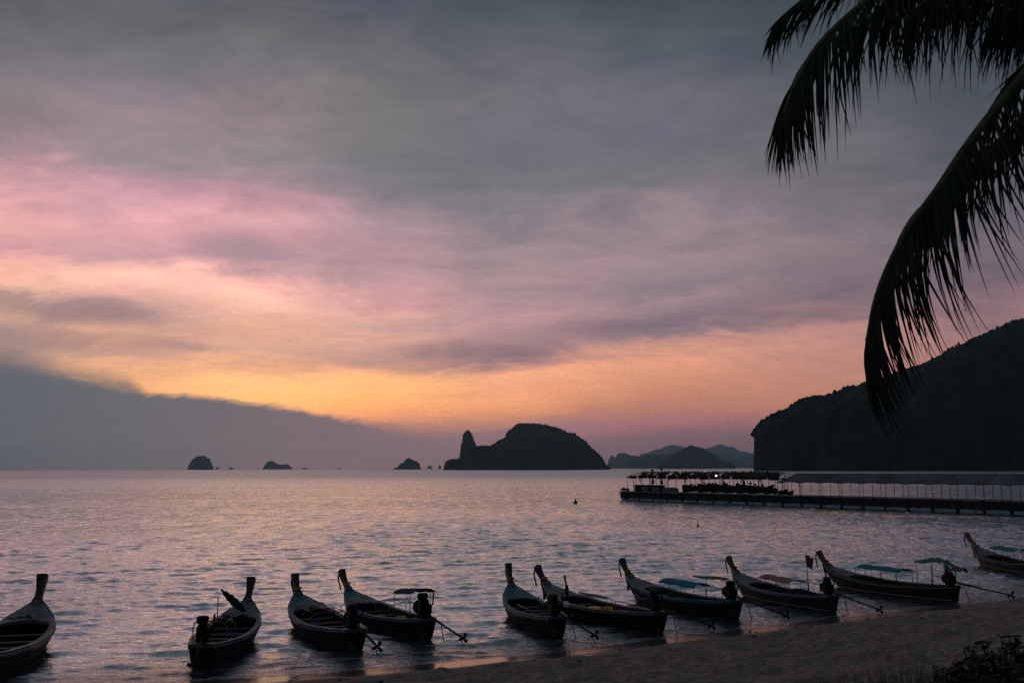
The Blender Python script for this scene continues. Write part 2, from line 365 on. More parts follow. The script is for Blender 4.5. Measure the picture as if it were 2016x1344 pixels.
# ------------------------------------------------------------------ sea
def sea_material():
    m = bpy.data.materials.new('sea water'); m.use_nodes = True; t = NT(m.node_tree)
    ge = t.n('ShaderNodeNewGeometry'); pos = ge.outputs['Position']
    sp = t.n('ShaderNodeSeparateXYZ'); t.set(sp.inputs[0], pos)
    flat = t.comb(sp.outputs[0], sp.outputs[1], 0.0)
    dist = t.n('ShaderNodeVectorMath', operation='LENGTH'); t.set(dist.inputs[0], flat); dist = dist.outputs['Value']
    mp = t.n('ShaderNodeMapping'); t.set(mp.inputs[0], flat); mp.inputs['Rotation'].default_value = (0, 0, R(-20)); mp.inputs['Scale'].default_value = (0.55, 1.0, 1.0)
    v = mp.outputs[0]
    n1 = t.noise(v, 2.8, 5, 0.62, 0.3)
    slick = t.mr(t.noise(t.comb(t.m('MULTIPLY', sp.outputs[0], 0.35), sp.outputs[1], 0.0), 0.035, 4, 0.6, 0.6), 0.36, 0.60, 0.55, 1.15)
    n2 = t.noise(v, 0.95, 5, 0.62, 0.2)
    n3 = t.noise(v, 0.05, 3, 0.6, 0.2)
    grp = t.noise(t.comb(t.m('MULTIPLY', sp.outputs[0], 0.50), t.m('MULTIPLY', sp.outputs[1], 0.075), 0.0), 1.0, 6, 0.72, 0.3)
    grp = t.mr(grp, 0.36, 0.64, 0.15, 1.9)
    b1 = t.n('ShaderNodeBump'); b1.inputs['Strength'].default_value = 1.0; b1.inputs['Distance'].default_value = 0.085
    t.set(b1.inputs['Height'], n1); t.set(b1.inputs['Strength'], t.m('MULTIPLY', slick, t.m('MULTIPLY', t.mr(dist, 150, 600, 0.9, 0.5), t.mr(dist, 60, 140, 1.0, grp))))
    b2 = t.n('ShaderNodeBump'); b2.inputs['Distance'].default_value = 0.55
    t.set(b2.inputs['Height'], n2); t.set(b2.inputs['Strength'], t.m('MULTIPLY', t.m('MULTIPLY', slick, t.m('MULTIPLY', grp, 0.6)), t.mr(dist, 60, 260, 0.10, 1.0)))
    t.set(b2.inputs['Normal'], b1.outputs[0])
    b3 = t.n('ShaderNodeBump'); b3.inputs['Distance'].default_value = 1.2
    t.set(b3.inputs['Height'], n3); t.set(b3.inputs['Strength'], t.mr(dist, 400, 1500, 0.0, 0.5))
    t.set(b3.inputs['Normal'], b2.outputs[0])
    at = t.n('ShaderNodeAttribute'); at.attribute_name = 'shallow'; sh = at.outputs['Fac']
    base = t.mix(sh, (0.018, 0.036, 0.046), (0.030, 0.042, 0.045))
    foam_n = t.noise(v, 5.0, 6, 0.7, 1.0)
    af = t.n('ShaderNodeAttribute'); af.attribute_name = 'foam'
    foam = t.m('MULTIPLY', af.outputs['Fac'], t.mr(foam_n, 0.46, 0.62), clamp=True)
    base = t.mix(foam, base, (0.5, 0.5, 0.5))
    b = t.n('ShaderNodeBsdfPrincipled'); t.set(b.inputs['Base Color'], base)
    b.inputs['IOR'].default_value = 1.55; b.inputs['Specular IOR Level'].default_value = 0.5
    rgh = t.m('ADD', t.mr(dist, 60, 900, 0.055, 0.34), t.m('MULTIPLY', foam, 0.4))
    t.set(b.inputs['Roughness'], rgh)
    t.set(b.inputs['Normal'], b3.outputs[0])
    gl = t.n('ShaderNodeBsdfGlossy'); gl.inputs['Color'].default_value = (0.85, 0.95, 1.0, 1); t.set(gl.inputs['Roughness'], rgh); t.set(gl.inputs['Normal'], b3.outputs[0])
    ms = t.n('ShaderNodeMixShader'); t.set(ms.inputs[0], t.m('MULTIPLY', t.m('SUBTRACT', 1.0, foam), t.mr(sh, 0.0, 0.7, 0.84, 0.18)))
    t.nt.links.new(b.outputs[0], ms.inputs[1]); t.nt.links.new(gl.outputs[0], ms.inputs[2])
    o = t.n('ShaderNodeOutputMaterial'); t.nt.links.new(ms.outputs[0], o.inputs[0])
    return m
SEA = sea_material()

def sea_height(x, y):
    r = np.sqrt(x * x + y * y)
    d = y - smoothshore(x)                       # metres out from the waterline (north)
    h = np.zeros_like(x); hx = np.zeros_like(x); hy = np.zeros_like(x)
    rs = np.random.RandomState(11)
    base_dir = atan2(-0.95, 0.24)
    N = 84
    gust = 1.0 + 0.5 * fbm(x / 14.0, y / 22.0, 3)
    for i in range(N):
        lam = 0.34 * (6.0 / 0.34) ** (rs.rand() ** 1.35)
        th = base_dir + rs.randn() * (0.55 if lam < 0.8 else 0.33)
        k = 2 * pi / lam
        slope = 0.033 * (1.0 if lam < 0.8 else (1.05 if lam < 1.3 else 1.05 * (1.3 / lam) ** 1.0))
        a = slope / k
        ph = rs.rand() * 2 * pi + 2.2 * vnoise(x / (lam * 7) + i * 3.1, y / (lam * 7) - i * 1.7)
        fade = np.clip((lam * 210 - r) / (lam * 70), 0, 1)   # waves the mesh can no longer carry
        arg = k * (cos(th) * x + sin(th) * y) + ph
        s_, c_ = np.sin(arg), np.cos(arg)
        h += a * fade * c_ * gust
        hx -= 0.8 * a * fade * s_ * cos(th) * gust; hy -= 0.8 * a * fade * s_ * sin(th) * gust
    # small waves that run up the beach
    for (off, amp, wd, sd_) in [(0.9, .045, .22, 1), (2.3, .06, .32, 2), (4.3, .05, .45, 3), (7.0, .045, .6, 4), (10.5, .035, .8, 5), (15, .03, 1.0, 6)]:
        w_ = d - off - 1.3 * fbm(x / 7.0 + sd_ * 9, x * 0 + sd_, 3)
        patch = np.clip(0.55 + 1.6 * vnoise(x / 5.5 + sd_ * 4, y / 9.0), 0, 1.2)
        h += amp * patch * (np.exp(-(w_ / wd) ** 2) - 0.5 * np.exp(-((w_ + wd * 1.5) / wd) ** 2))
    calm = np.clip((d + 0.4) / 5.0, 0.12, 1.0)
    return h * np.where(d < 5, 0.45 + 0.55 * calm, 1.0), hx * calm, hy * calm

th = np.linspace(R(-46), R(46), 760)
rr = np.exp(np.linspace(math.log(21.0), math.log(520.0), 900))
TH, RR = np.meshgrid(th, rr)
GX = RR * np.sin(TH); GY = RR * np.cos(TH)
H, HX, HY = sea_height(GX, GY)
dd = GY - smoothshore(GX)
shallow = np.clip(1 - dd / 9.0, 0, 1) ** 1.5
foam = np.exp(-((dd - 0.35 - 0.5 * fbm(GX / 4.0, GX * 0 + 3, 3)) / 0.16) ** 2) * 0.9 + 0.35 * np.exp(-((dd - 2.6 - 1.3 * fbm(GX / 7.0 + 18, GX * 0 + 2, 3)) / 0.5) ** 2)
edgefade = np.clip((520 - RR) / 60, 0, 1) * np.clip((R(46) - np.abs(TH)) / R(2), 0, 1)
near = grid_mesh('sea', GX + HX * edgefade, GY + HY * edgefade, H * edgefade, SEA, {'shallow': shallow, 'foam': foam}, flip=True)
near['kind'] = 'structure'
# the sheet goes on to the horizon (joined to the near part's rim) and round the sides
rr2 = np.exp(np.linspace(math.log(520.0), math.log(29500.0), 70)); th2 = np.linspace(R(-80), R(80), 160)
T2, R2 = np.meshgrid(th2, rr2)
far = grid_mesh('sea', R2 * np.sin(T2), R2 * np.cos(T2), np.zeros_like(T2), SEA, {'shallow': np.zeros_like(T2), 'foam': np.zeros_like(T2)}, flip=True)
rr3 = np.exp(np.linspace(math.log(21.0), math.log(520.0), 60))
wings = []
for a0, a1 in ((R(-80), R(-46)), (R(46), R(80))):
    T3, R3 = np.meshgrid(np.linspace(a0, a1, 60), rr3)
    wings.append(grid_mesh('sea', R3 * np.sin(T3), R3 * np.cos(T3), np.zeros_like(T3), SEA, {'shallow': np.zeros_like(T3), 'foam': np.zeros_like(T3)}, flip=True))
# join everything into the one sea object
bm = bmesh.new()
for o in [near, far] + wings: bm.from_mesh(o.data)
bmf = bm.faces
for f in bmf: f.smooth = True
bm.to_mesh(near.data); bm.free()
for o in [far] + wings: bpy.data.objects.remove(o)
near.name = 'sea'; near['label'] = 'rippled sea reflecting the pink and orange dusk sky'

# ------------------------------------------------------------------ beach and terrace
def sand_material():
    m = bpy.data.materials.new('beach sand'); m.use_nodes = True; t = NT(m.node_tree)
    ge = t.n('ShaderNodeNewGeometry'); pos = ge.outputs['Position']
    at = t.n('ShaderNodeAttribute'); at.attribute_name = 'wet'; wet = at.outputs['Fac']
    n1 = t.noise(pos, 1.2, 5, 0.6, 0.3); n2 = t.noise(pos, 40, 3, 0.6)
    dry = t.mix(t.mr(n1, 0.3, 0.7), (0.53, 0.39, 0.31), (0.30, 0.215, 0.17))
    dry = t.mix(t.mr(n2, 0.45, 0.75, 0, 0.35), dry, (0.15, 0.125, 0.11))
    dry = t.mix(t.mr(t.noise(pos, 4.5, 5, 0.65, 0.5), 0.44, 0.60, 0, 0.55), dry, (0.18, 0.13, 0.105))
    c = t.mix(wet, dry, (0.105, 0.09, 0.082))
    ag = t.n('ShaderNodeAttribute'); ag.attribute_name = 'green'
    c = t.mix(t.m('MULTIPLY', ag.outputs['Fac'], t.mr(n1, 0.3, 0.5)), c, (0.035, 0.05, 0.02))
    b = t.n('ShaderNodeBsdfPrincipled'); t.set(b.inputs['Base Color'], c)
    t.set(b.inputs['Roughness'], t.mr(wet, 0.0, 1.0, 0.92, 0.16)); t.set(b.inputs['Specular IOR Level'], t.mr(wet, 0, 1, 0.15, 0.7))
    v = t.n('ShaderNodeTexVoronoi'); v.feature = 'SMOOTH_F1'; v.inputs['Scale'].default_value = 2.6
    mp = t.n('ShaderNodeMapping'); t.set(mp.inputs[0], pos); mp.inputs['Scale'].default_value = (0.8, 1.4, 1); t.set(v.inputs['Vector'], mp.outputs[0])
    hh = t.m('ADD', t.m('MULTIPLY', v.outputs[0], 0.7), t.m('MULTIPLY', t.noise(pos, 9, 4, 0.6), 0.5))
    bn = t.n('ShaderNodeBump'); bn.inputs['Distance'].default_value = 0.16; t.set(bn.inputs['Height'], hh); t.set(bn.inputs['Strength'], t.mr(wet, 0, 1, 1.0, 0.0))
    t.set(b.inputs['Normal'], bn.outputs[0])
    o = t.n('ShaderNodeOutputMaterial'); t.nt.links.new(b.outputs[0], o.inputs[0])
    return m
bx = np.concatenate([np.linspace(-400, -42, 40), np.linspace(-40, 52, 760), np.linspace(54, 400, 40)])
bt = np.concatenate([np.linspace(-60, -3, 20), np.linspace(-2.8, 24, 330), np.linspace(24.3, 60, 60), np.linspace(62, 300, 20)])
BXX, BT = np.meshgrid(bx, bt)
BY = smoothshore(BXX) - BT
prof_t = [-60, -3, 0, 1.6, 3.0, 10, 24, 60, 300]; prof_z = [-5.2, -0.26, 0.0, 0.10, 0.26, 0.95, 2.2, 4.2, 6]
def ground_z(x, y):
    t = smoothshore(x) - y
    z = np.interp(t, prof_t, prof_z)
    terr = np.interp(y, [-200, 3.0, 6.0, 9.0, 13.0, 18.0, 1000], [5.3, 5.3, 5.05, 4.05, 2.9, 0.0, -9])
    terr = terr + 0.12 * fbm(x / 2.0, y / 2.0, 3)
    return np.maximum(z, terr)
wet = np.clip(1.2 - (BT - 1.9 - 0.9 * fbm(BXX / 3.0, BXX * 0 + 8.0, 4)) / 0.35, 0, 1) * 1.0
BZ = ground_z(BXX, BY)
dryk = np.clip((BT - 2.4) / 1.2, 0, 1)
feet = 0.10 * fbm(BXX * 0.8, BY * 0.9, 3) + 0.13 * fbm(BXX * 2.1, BY * 1.7, 3) - 0.16 * np.clip(fbm(BXX * 1.5 + 40, BY * 1.3, 2) - 0.12, 0, 1)
BZ = BZ + feet * dryk * np.clip((60 - BT) / 10, 0, 1) * 1.7
green = np.clip((12.5 - BY) / 2.0, 0, 1)
beach = grid_mesh('beach', BXX, BY, BZ, sand_material(), {'wet': wet, 'green': green}, flip=False)
tag(beach, 'trampled pale sand beach sloping down to the water', kind='structure')
def gz(x, y): return float(ground_z(np.array([float(x)]), np.array([float(y)]))[0])

# ------------------------------------------------------------------ islands and headland
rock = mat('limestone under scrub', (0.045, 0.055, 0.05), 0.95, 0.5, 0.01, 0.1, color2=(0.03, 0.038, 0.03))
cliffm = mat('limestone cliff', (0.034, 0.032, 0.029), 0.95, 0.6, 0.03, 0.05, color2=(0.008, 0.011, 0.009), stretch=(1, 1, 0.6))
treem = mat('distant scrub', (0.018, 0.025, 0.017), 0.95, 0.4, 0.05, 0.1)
def fractal(p, H=1.0, octs=5):
    return mnoise.fractal(p, H, 2.1, octs)
def hill(name, label, prof, dist, depth_k=0.9, steep=0.42, rough=0.05, nx=160, ny=36, m=None, kind='structure', base=924, front_bias=1.0, tail=None):
    """landmass whose skyline follows prof [(px, py)...] at its real distance; nx stations along, ny round each section"""
    px0, px1 = prof[0][0], prof[-1][0]
    pxs = np.array([p[0] for p in prof], float); pys = np.array([p[1] for p in prof], float)
    V = []; hmax = max((base - p[1]) for p in prof) * dist / FPX
    sea_y = lambda px: 672 + FPX * math.tan(PITCH) - (px - 1008) * ROLL
    for i in range(nx + 1):
        u = i / nx; px = px0 + (px1 - px0) * u
        hpx = np.interp(px, pxs, pys)
        c = D(px, hpx, dist)
        Hh = max(c.z, 0.0)
        wid = max(depth_k * (0.35 * hmax + 0.65 * Hh), 0.02 * dist * 0.02)
        wid *= min(1.0, (u * (1 - u) * 4) ** 0.5 + 0.12)
        for j in range(ny + 1):
            a = pi * j / ny
            yy = -cos(a) * wid; zz = Hh * sin(a) ** steep if j not in (0, ny) else 0.0
            if yy < 0: yy *= front_bias
            p = Vector((c.x * (1 + yy / dist), dist + yy, zz))
            k = hmax
            q = p / k * 4.0
            n_ = fractal(Vector((q.x, q.y, q.z * 0.35)), 0.8, 6)
            amp = rough * k * (sin(a) ** 0.7 if 0 < j < ny else 0)
            nrm = Vector((0, -cos(a), 0.25 * sin(a)))
            p += nrm * n_ * amp * 2.0 + Vector((n_ * amp * 0.4, 0, n_ * amp * 0.22))
            p.z = max(p.z, 0.0) if 0 < j < ny else -2.0
            V.append(p)
    F = []
    for i in range(nx):
        for j in range(ny):
            a = i * (ny + 1) + j
            F.append((a, a + ny + 1, a + ny + 2, a + 1))
    n0 = len(V)
    for i in (0, nx):
        ring = [i * (ny + 1) + j for j in range(ny + 1)]
        F.append(tuple(ring if i == 0 else ring[::-1]))
    o = pymesh(name, V, F, m or rock, None, True)
    tag(o, label, kind=kind)
    o['n_stations'] = nx
    return o, V, nx, ny
def scrub(name, label, V, nx, ny, n, size, jr=(0.25, 0.75), seed=1, crest=0.5):
    """tree crowns standing on a hill: one mass"""
    rs = random.Random(seed); mb = MB()
    bm = bmesh.new(); bmesh.ops.create_icosphere(bm, subdivisions=1, radius=1.0)
    bv = [v.co.copy() for v in bm.verts]; bf = [tuple(v.index for v in f.verts) for f in bm.faces]; bm.free()
    for k in range(n):
        i = rs.randint(0, nx)
        j = ny / 2 + rs.gauss(0, 1.1) if rs.random() < crest else ny * rs.uniform(*jr)
        j = int(max(1, min(ny - 1, j)))
        p = V[i * (ny + 1) + j]
        if p.z < size * 2: continue
        p = p + Vector((rs.uniform(-1, 1) * size * 2, 0, 0))
        s = size * (0.35 + rs.random() ** 3 * 1.5)
        tall = rs.uniform(0.6, 1.9)
        vs = [Vector((p.x + v.x * s * rs.uniform(.7, 1.25), p.y + v.y * s * rs.uniform(.7, 1.2), p.z + (v.z * tall - 0.1) * s * rs.uniform(.75, 1.2))) for v in bv]
        mb.add(vs, bf)
    o = mb.build(name, treem, None); tag(o, label, kind='stuff'); return o

# headland on the right
hd_prof = [(1484, 921), (1485, 905), (1486, 868), (1488, 850), (1500, 833), (1517, 822), (1545, 808), (1570, 797), (1600, 788), (1635, 782), (1665, 771), (1700, 761), (1740, 747), (1775, 737), (1815, 722), (1850, 706), (1880, 690), (1912, 678), (1945, 665), (1980, 650), (2016, 641), (2100, 615), (2200, 590), (2350, 600), (2500, 640)]
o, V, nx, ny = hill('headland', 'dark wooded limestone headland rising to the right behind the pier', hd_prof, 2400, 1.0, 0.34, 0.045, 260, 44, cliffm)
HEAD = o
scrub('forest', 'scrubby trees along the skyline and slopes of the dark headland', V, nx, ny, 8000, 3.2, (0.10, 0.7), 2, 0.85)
# nearer rocky point at the far right foot of the headland
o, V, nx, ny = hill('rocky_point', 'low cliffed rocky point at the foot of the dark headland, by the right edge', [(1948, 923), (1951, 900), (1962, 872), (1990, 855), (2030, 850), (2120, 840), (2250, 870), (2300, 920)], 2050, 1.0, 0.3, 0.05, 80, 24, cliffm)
# main island: body and pinnacle
mi = [(904, 923), (906, 900), (925, 880), (944, 881), (962, 881), (974, 877), (985, 869), (998, 862), (1004, 850), (1012, 843), (1024, 836), (1040, 836), (1062, 837), (1085, 841), (1110, 851), (1131, 858), (1148, 870), (1163, 884), (1176, 895), (1186, 908), (1193, 919), (1201, 922)]
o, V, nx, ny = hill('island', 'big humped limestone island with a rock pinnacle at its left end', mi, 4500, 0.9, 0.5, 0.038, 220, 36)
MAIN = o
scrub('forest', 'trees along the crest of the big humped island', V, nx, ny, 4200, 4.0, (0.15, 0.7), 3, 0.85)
pin = [(905, 922), (906, 890), (907, 875), (910, 871), (911, 856), (916, 849), (922, 846), (927, 850), (931, 857), (932, 865), (936, 874), (939, 882), (946, 900), (952, 922)]
o, V, nx, ny = hill('rock_pinnacle', None, pin, 4480, 0.28, 0.25, 0.03, 60, 24)
o.name = 'pinnacle'; o.parent = MAIN; del o['kind']; 
foot = [(873, 923), (876, 910), (882, 905), (890, 903), (898, 903), (905, 901), (912, 905), (920, 922)]
o, V, nx, ny = hill('low_shoulder', None, foot, 4470, 0.6, 0.45, 0.05, 60, 20)
o.name = 'shoulder'; o.parent = MAIN; del o['kind']
# small sea stacks on the left
lst = [
 ([(370, 923), (371, 916), (375, 909), (379, 904), (386, 899), (396, 897), (404, 897), (407, 902), (413, 903), (415, 910), (417, 915), (420, 923)], 10500, 'blocky sea stack standing alone, leftmost island on the horizon'),
 ([(517, 923), (520, 917), (526, 909), (534, 907), (540, 909), (546, 914), (556, 915), (562, 913), (568, 915), (574, 920), (577, 923)], 14000, 'low two-humped islet right of the blocky sea stack'),
 ([(775, 922), (778, 920), (784, 919), (786, 914), (791, 911), (795, 910), (799, 904), (806, 901), (813, 905), (820, 908), (826, 912), (827, 918), (829, 923)], 7500, 'knobbly dark rock islet just left of the big humped island'),
]
for i, (pf, d_, lab) in enumerate(lst):
    o, V, nx, ny = hill('islet', lab, pf, d_, 0.8, 0.4, 0.10, 70, 20)
    o['group'] = 'islets on the horizon'
for i, (cx, wd, hp, d_) in enumerate([(846, 12, 8, 19000), (866, 7, 9, 19000), (455, 12, 4, 22000), (428, 8, 5, 22000), (600, 16, 3, 22000), (668, 6, 4, 21000)]):
    pf = [(cx - wd / 2, 923), (cx - wd * .3, 923 - hp * .7), (cx, 923 - hp), (cx + wd * .3, 923 - hp * .6), (cx + wd / 2, 923)]
    lab = ['tiny faint rounded islet in the gap before the big humped island', 'tiny faint upright rock close against the big humped island', 'faint low rock on the horizon between the stack and the two-humped islet', 'faint speck of rock close beside the blocky sea stack', 'faint flat reef just right of the two-humped islet', 'faint speck of rock midway along the open left horizon'][i]
    o, V, nx, ny = hill('islet', lab, pf, d_, 0.8, 0.45, 0.06, 24, 10)
    o['group'] = 'islets on the horizon'
# hazy hills between the big island and the headland
hills_ = [
 ([(1195, 921), (1198, 905), (1203, 896), (1207, 896), (1211, 902), (1216, 893), (1222, 891), (1232, 892), (1240, 896), (1252, 897), (1270, 900), (1300, 905), (1340, 921)], 18000, 'pale hazy peaks next to the right tip of the big island'),
 ([(1231, 921), (1236, 910), (1244, 903), (1256, 899), (1272, 895), (1290, 894), (1306, 895), (1318, 893), (1326, 891), (1345, 897), (1370, 905), (1400, 921)], 13500, 'mid-grey rounded hill behind the cone-shaped hill, its left neighbour'),
 ([(1290, 921), (1305, 908), (1320, 899), (1332, 890), (1345, 882), (1356, 878), (1362, 877), (1372, 879), (1386, 883), (1396, 890), (1408, 895), (1420, 903), (1440, 911), (1449, 919)], 8800, 'dark cone-shaped hill rising behind the pier roof'),
 ([(1400, 921), (1405, 900), (1412, 891), (1430, 893), (1442, 900), (1450, 901), (1460, 905), (1470, 899), (1490, 896), (1520, 905), (1560, 921)], 20000, 'faint hills between the cone-shaped hill and the headland'),
 ([(1240, 921), (1262, 894), (1280, 889), (1296, 884), (1310, 878), (1318, 877), (1330, 876), (1344, 879), (1360, 888), (1376, 893), (1388, 884), (1400, 880), (1412, 875), (1420, 874), (1430, 879), (1444, 880), (1456, 887), (1470, 890), (1490, 893), (1540, 921)], 28000, 'faintest jagged mountain ridge on the far horizon'),
]
for pf, d_, lab in hills_:
    hill('hill', lab, pf, d_, 0.9, 0.5, 0.06 if d_ < 25000 else 0.05, 140, 20)

# ------------------------------------------------------------------ haze
hz = MB(); hz.box(-32000, 32000, -3000, 30000, -7.0, 760)
ho = hz.build('haze', None, None)
mh = bpy.data.materials.new('haze'); mh.use_nodes = True; t = NT(mh.node_tree)
pv = t.n('ShaderNodeVolumePrincipled'); pv.inputs['Color'].default_value = (0.42, 0.78, 1.0, 1); pv.inputs['Density'].default_value = HAZE_D; pv.inputs['Anisotropy'].default_value = 0.6
oo = t.n('ShaderNodeOutputMaterial'); t.nt.links.new(pv.outputs[0], oo.inputs['Volume'])
ho.data.materials.append(mh); tag(ho, 'thin sea haze lying over the bay', kind='stuff')
# ------------------------------------------------------------------ longtail boats
M_hull = mat('old dark hull paint', (0.016, 0.014, 0.014), 0.7, 0.4, 3.0, 0.12, bump=0.01, color2=(0.008, 0.007, 0.007), stretch=(0.5, 3, 3))
M_hullw = mat('varnished brown planking', (0.036, 0.020, 0.013), 0.6, 0.4, 3.0, 0.18, bump=0.01, color2=(0.014, 0.009, 0.007), stretch=(0.5, 3, 3))
M_boot = mat('faded white boot stripe', (0.252, 0.252, 0.24), 0.7, 0.3, 4.0)
M_in = mat('weathered inner planking', (0.06, 0.047, 0.037), 0.8, 0.4, 4.0, 0.2, bump=0.008, stretch=(0.5, 3, 3))
M_rib = mat('oiled rib timber', (0.16, 0.115, 0.075), 0.75, 0.35, 6.0, 0.25)
M_deck = mat('grey blue deck paint', (0.143, 0.182, 0.198), 0.55, 0.2, 5.0, 0.35)
M_deckb = mat('turquoise deck paint', (0.066, 0.165, 0.187), 0.5, 0.25, 5.0, 0.35)
M_deckg = mat('pale grey deck paint', (0.168, 0.168, 0.172), 0.55, 0.2, 5.0, 0.35)
M_rub = mat('pale blue rubbing strake paint', (0.15, 0.2, 0.235), 0.5, 0.2, 5.0, 0.35)
M_rubb = mat('bright blue rubbing strake paint', (0.04, 0.176, 0.288), 0.5, 0.25, 5.0, 0.35)
M_rubg = mat('lilac white rubbing strake paint', (0.207, 0.189, 0.207), 0.5, 0.2, 5.0, 0.35)
M_black = mat('tarry black', (0.012, 0.012, 0.013), 0.5, 0.3, 6.0)
M_post = mat('dark red prow lacquer', (0.10, 0.028, 0.020), 0.45, 0.3, 6.0, 0.4)
M_postd = mat('dark prow wood', (0.03, 0.020, 0.018), 0.5, 0.3, 6.0, 0.4)
M_bench = mat('pale worn bench wood', (0.18, 0.156, 0.132), 0.7, 0.25, 6.0, 0.25, stretch=(3, .6, 3))
M_steel = mat('dull steel tube', (0.25, 0.25, 0.26), 0.4, 0.2, 9.0, 0.5, metal=0.7)
M_eng = mat('greasy engine iron', (0.014, 0.013, 0.013), 0.6, 0.5, 9.0, 0.2, metal=0.1)
M_engr = mat('red engine paint', (0.22, 0.03, 0.022), 0.5, 0.3, 9.0, 0.4)
M_rope = mat('wet mooring rope', (0.12, 0.11, 0.09), 0.9, 0.3, 30.0)
def cloth(name, c, var=0.2): return mat(name, c, 0.85, var, 5.0, 0.15, bump=0.004)
C_teal = cloth('teal tarpaulin', (0.03, 0.24, 0.27)); C_blue = cloth('blue tarpaulin', (0.02, 0.045, 0.13)); C_pink = cloth('faded red awning cloth', (0.42, 0.17, 0.15))
C_green = cloth('faded green awning cloth', (0.10, 0.22, 0.16)); C_white = cloth('off white cloth', (0.33, 0.312, 0.312)); C_red = cloth('red cloth', (0.38, 0.05, 0.05))
C_yellow = cloth('yellow cloth', (0.62, 0.42, 0.05)); C_orange = cloth('orange sash cloth', (0.72, 0.26, 0.03)); C_black = cloth('black cloth', (0.02, 0.02, 0.022))
C_sack = cloth('sack cloth', (0.33, 0.27, 0.20)); C_grey = cloth('grey cloth', (0.18, 0.18, 0.19)); C_mauve = cloth('mauve mat', (0.30, 0.17, 0.21)); C_bluem = cloth('blue mat', (0.02, 0.11, 0.20))
C_dgreen = cloth('dark tarpaulin', (0.04, 0.045, 0.04)); P_yel = mat('yellow plastic', (0.70, 0.42, 0.03), 0.4, 0.15, 3.0, 0.4); P_white = mat('white plastic', (0.72, 0.74, 0.76), 0.35, 0.1, 3.0, 0.4)

LEN = 9.3
def interp(u, pts):
    for (a, va), (b, vb) in zip(pts, pts[1:]):
        if u <= b:
            t = (u - a) / (b - a); t = t * t * (3 - 2 * t) * 0.35 + t * 0.65
            return va + (vb - va) * t
    return pts[-1][1]
def beam(u): return interp(u, [(0, .40), (.12, .63), (.3, .91), (.5, 1.02), (.68, .97), (.82, .74), (.92, .42), (1.0, .10)])
def sheer(u): return interp(u, [(0, .86), (.15, .74), (.4, .62), (.6, .64), (.8, .82), (.92, 1.06), (1.0, 1.28)])
def keel(u): return interp(u, [(0, -.20), (.1, -.30), (.72, -.30), (.84, -.14), (.93, .34), (1.0, .92)])
def section(u, q, inset=0.0):
    """hull point: u along, q from 0 (sheer) to 1 (keel)"""
    b = max(beam(u) - inset, 0.03); zt = sheer(u); zk = keel(u) + inset * 0.8
    a = q * pi / 2
    flare = 0.10
    y = b * (cos(a) ** 0.62) * (1 - flare * q)
    z = zt + (zk - zt) * (sin(a) ** 1.25)
    return y, z
def hull_mesh(inset=0.0, n=40, k=9, laps=True):
    V = []; F = []
    for i in range(n + 1):
        u = i / n
        x = u * LEN
        row = []
        for j in range(-k, k + 1):
            q = 1 - abs(j) / k
            y, z = section(u, q, inset)
            if laps and 0 < abs(j) < k and abs(j) % 2 == 0: y += 0.012
            xs = x - (0.16 * q if u < 0.02 else 0)       # raked transom
            if u == 0: xs = 0.0 + 0.22 * q
            else: xs = max(x, 0.22 * q) if u < .05 else x
            row.append((xs, y if j > 0 else -y, z))
        V += row
    w_ = 2 * k + 1
    for i in range(n):
        for j in range(w_ - 1):
            a = i * w_ + j
            F.append((a, a + 1, a + w_ + 1, a + w_))
    return V, F, n, w_

def build_hull(root, hullm, boot):
    V, F, n, w_ = hull_mesh()
    F = [f[::-1] for f in F]
    F.append(tuple(range(w_)))                           # transom
    o = pymesh('hull', V, F, hullm, root, True)
    es = o.modifiers.new('edge', 'EDGE_SPLIT'); es.split_angle = R(40)
    V2, F2, n, w_ = hull_mesh(inset=0.05, laps=False)
    cut = [f for f in F2]
    cut.append(tuple(range(w_))[::-1])
    i_ = pymesh('inner_planking', V2, cut, M_in, root, True)
    if boot:
        mb = MB()
        for sgn in (1, -1):
            prev = None
            for i in range(0, 41):
                u = i / 40
                # the strip lies on the hull just above the water
                best = min(range(0, 61), key=lambda t: abs(section(u, t / 60)[1] - 0.10))
                y, z = section(u, best / 60)
                if keel(u) > 0.06: break
                p = [(u * LEN + (0.0 if u > .03 else .03), sgn * (y + .02), z - .02), (u * LEN + (0.0 if u > .03 else .03), sgn * (y + .02), z + .025)]
                if prev: mb.add([prev[0], prev[1], p[1], p[0]], [(0, 1, 2, 3) if sgn > 0 else (3, 2, 1, 0)])
                prev = p
        mb.build('waterline_stripe', M_boot, root)

def rail(root, name, m, dz, out, w_, h):
    """a strip of wood along the whole sheer, both sides, rounding the stern"""
    mb = MB(); pts = []
    us = [1 - i / 36 for i in range(37)]
    for u in us: pts.append((u * LEN, beam(u) + out, sheer(u) + dz))
    pts2 = [(p[0], -p[1], p[2]) for p in pts[::-1]]
    path = pts + pts2
    V = []; F = []
    for i, p in enumerate(path):
        s = 1 if p[1] > 0 else -1
        V += [(p[0], p[1], p[2] + h / 2), (p[0], p[1] - s * w_, p[2] + h / 2), (p[0], p[1] - s * w_, p[2] - h / 2), (p[0], p[1], p[2] - h / 2)]
    for i in range(len(path) - 1):
        if i == len(pts) - 1:       # crossing the stern: keep the outside out
            a, b = i * 4, (i + 1) * 4
            for q in range(4):
                F.append((a + q, b + q, b + (q + 1) % 4, a + (q + 1) % 4))
            continue
        a = i * 4; b = a + 4
        for q in range(4): F.append((a + q, a + (q + 1) % 4, b + (q + 1) % 4, b + q))
    mb.add(V, F)
    o = mb.build(name, m, root)
    bm = bmesh.new(); bm.from_mesh(o.data); bmesh.ops.recalc_face_normals(bm, faces=bm.faces); bm.to_mesh(o.data); bm.free()
    return o

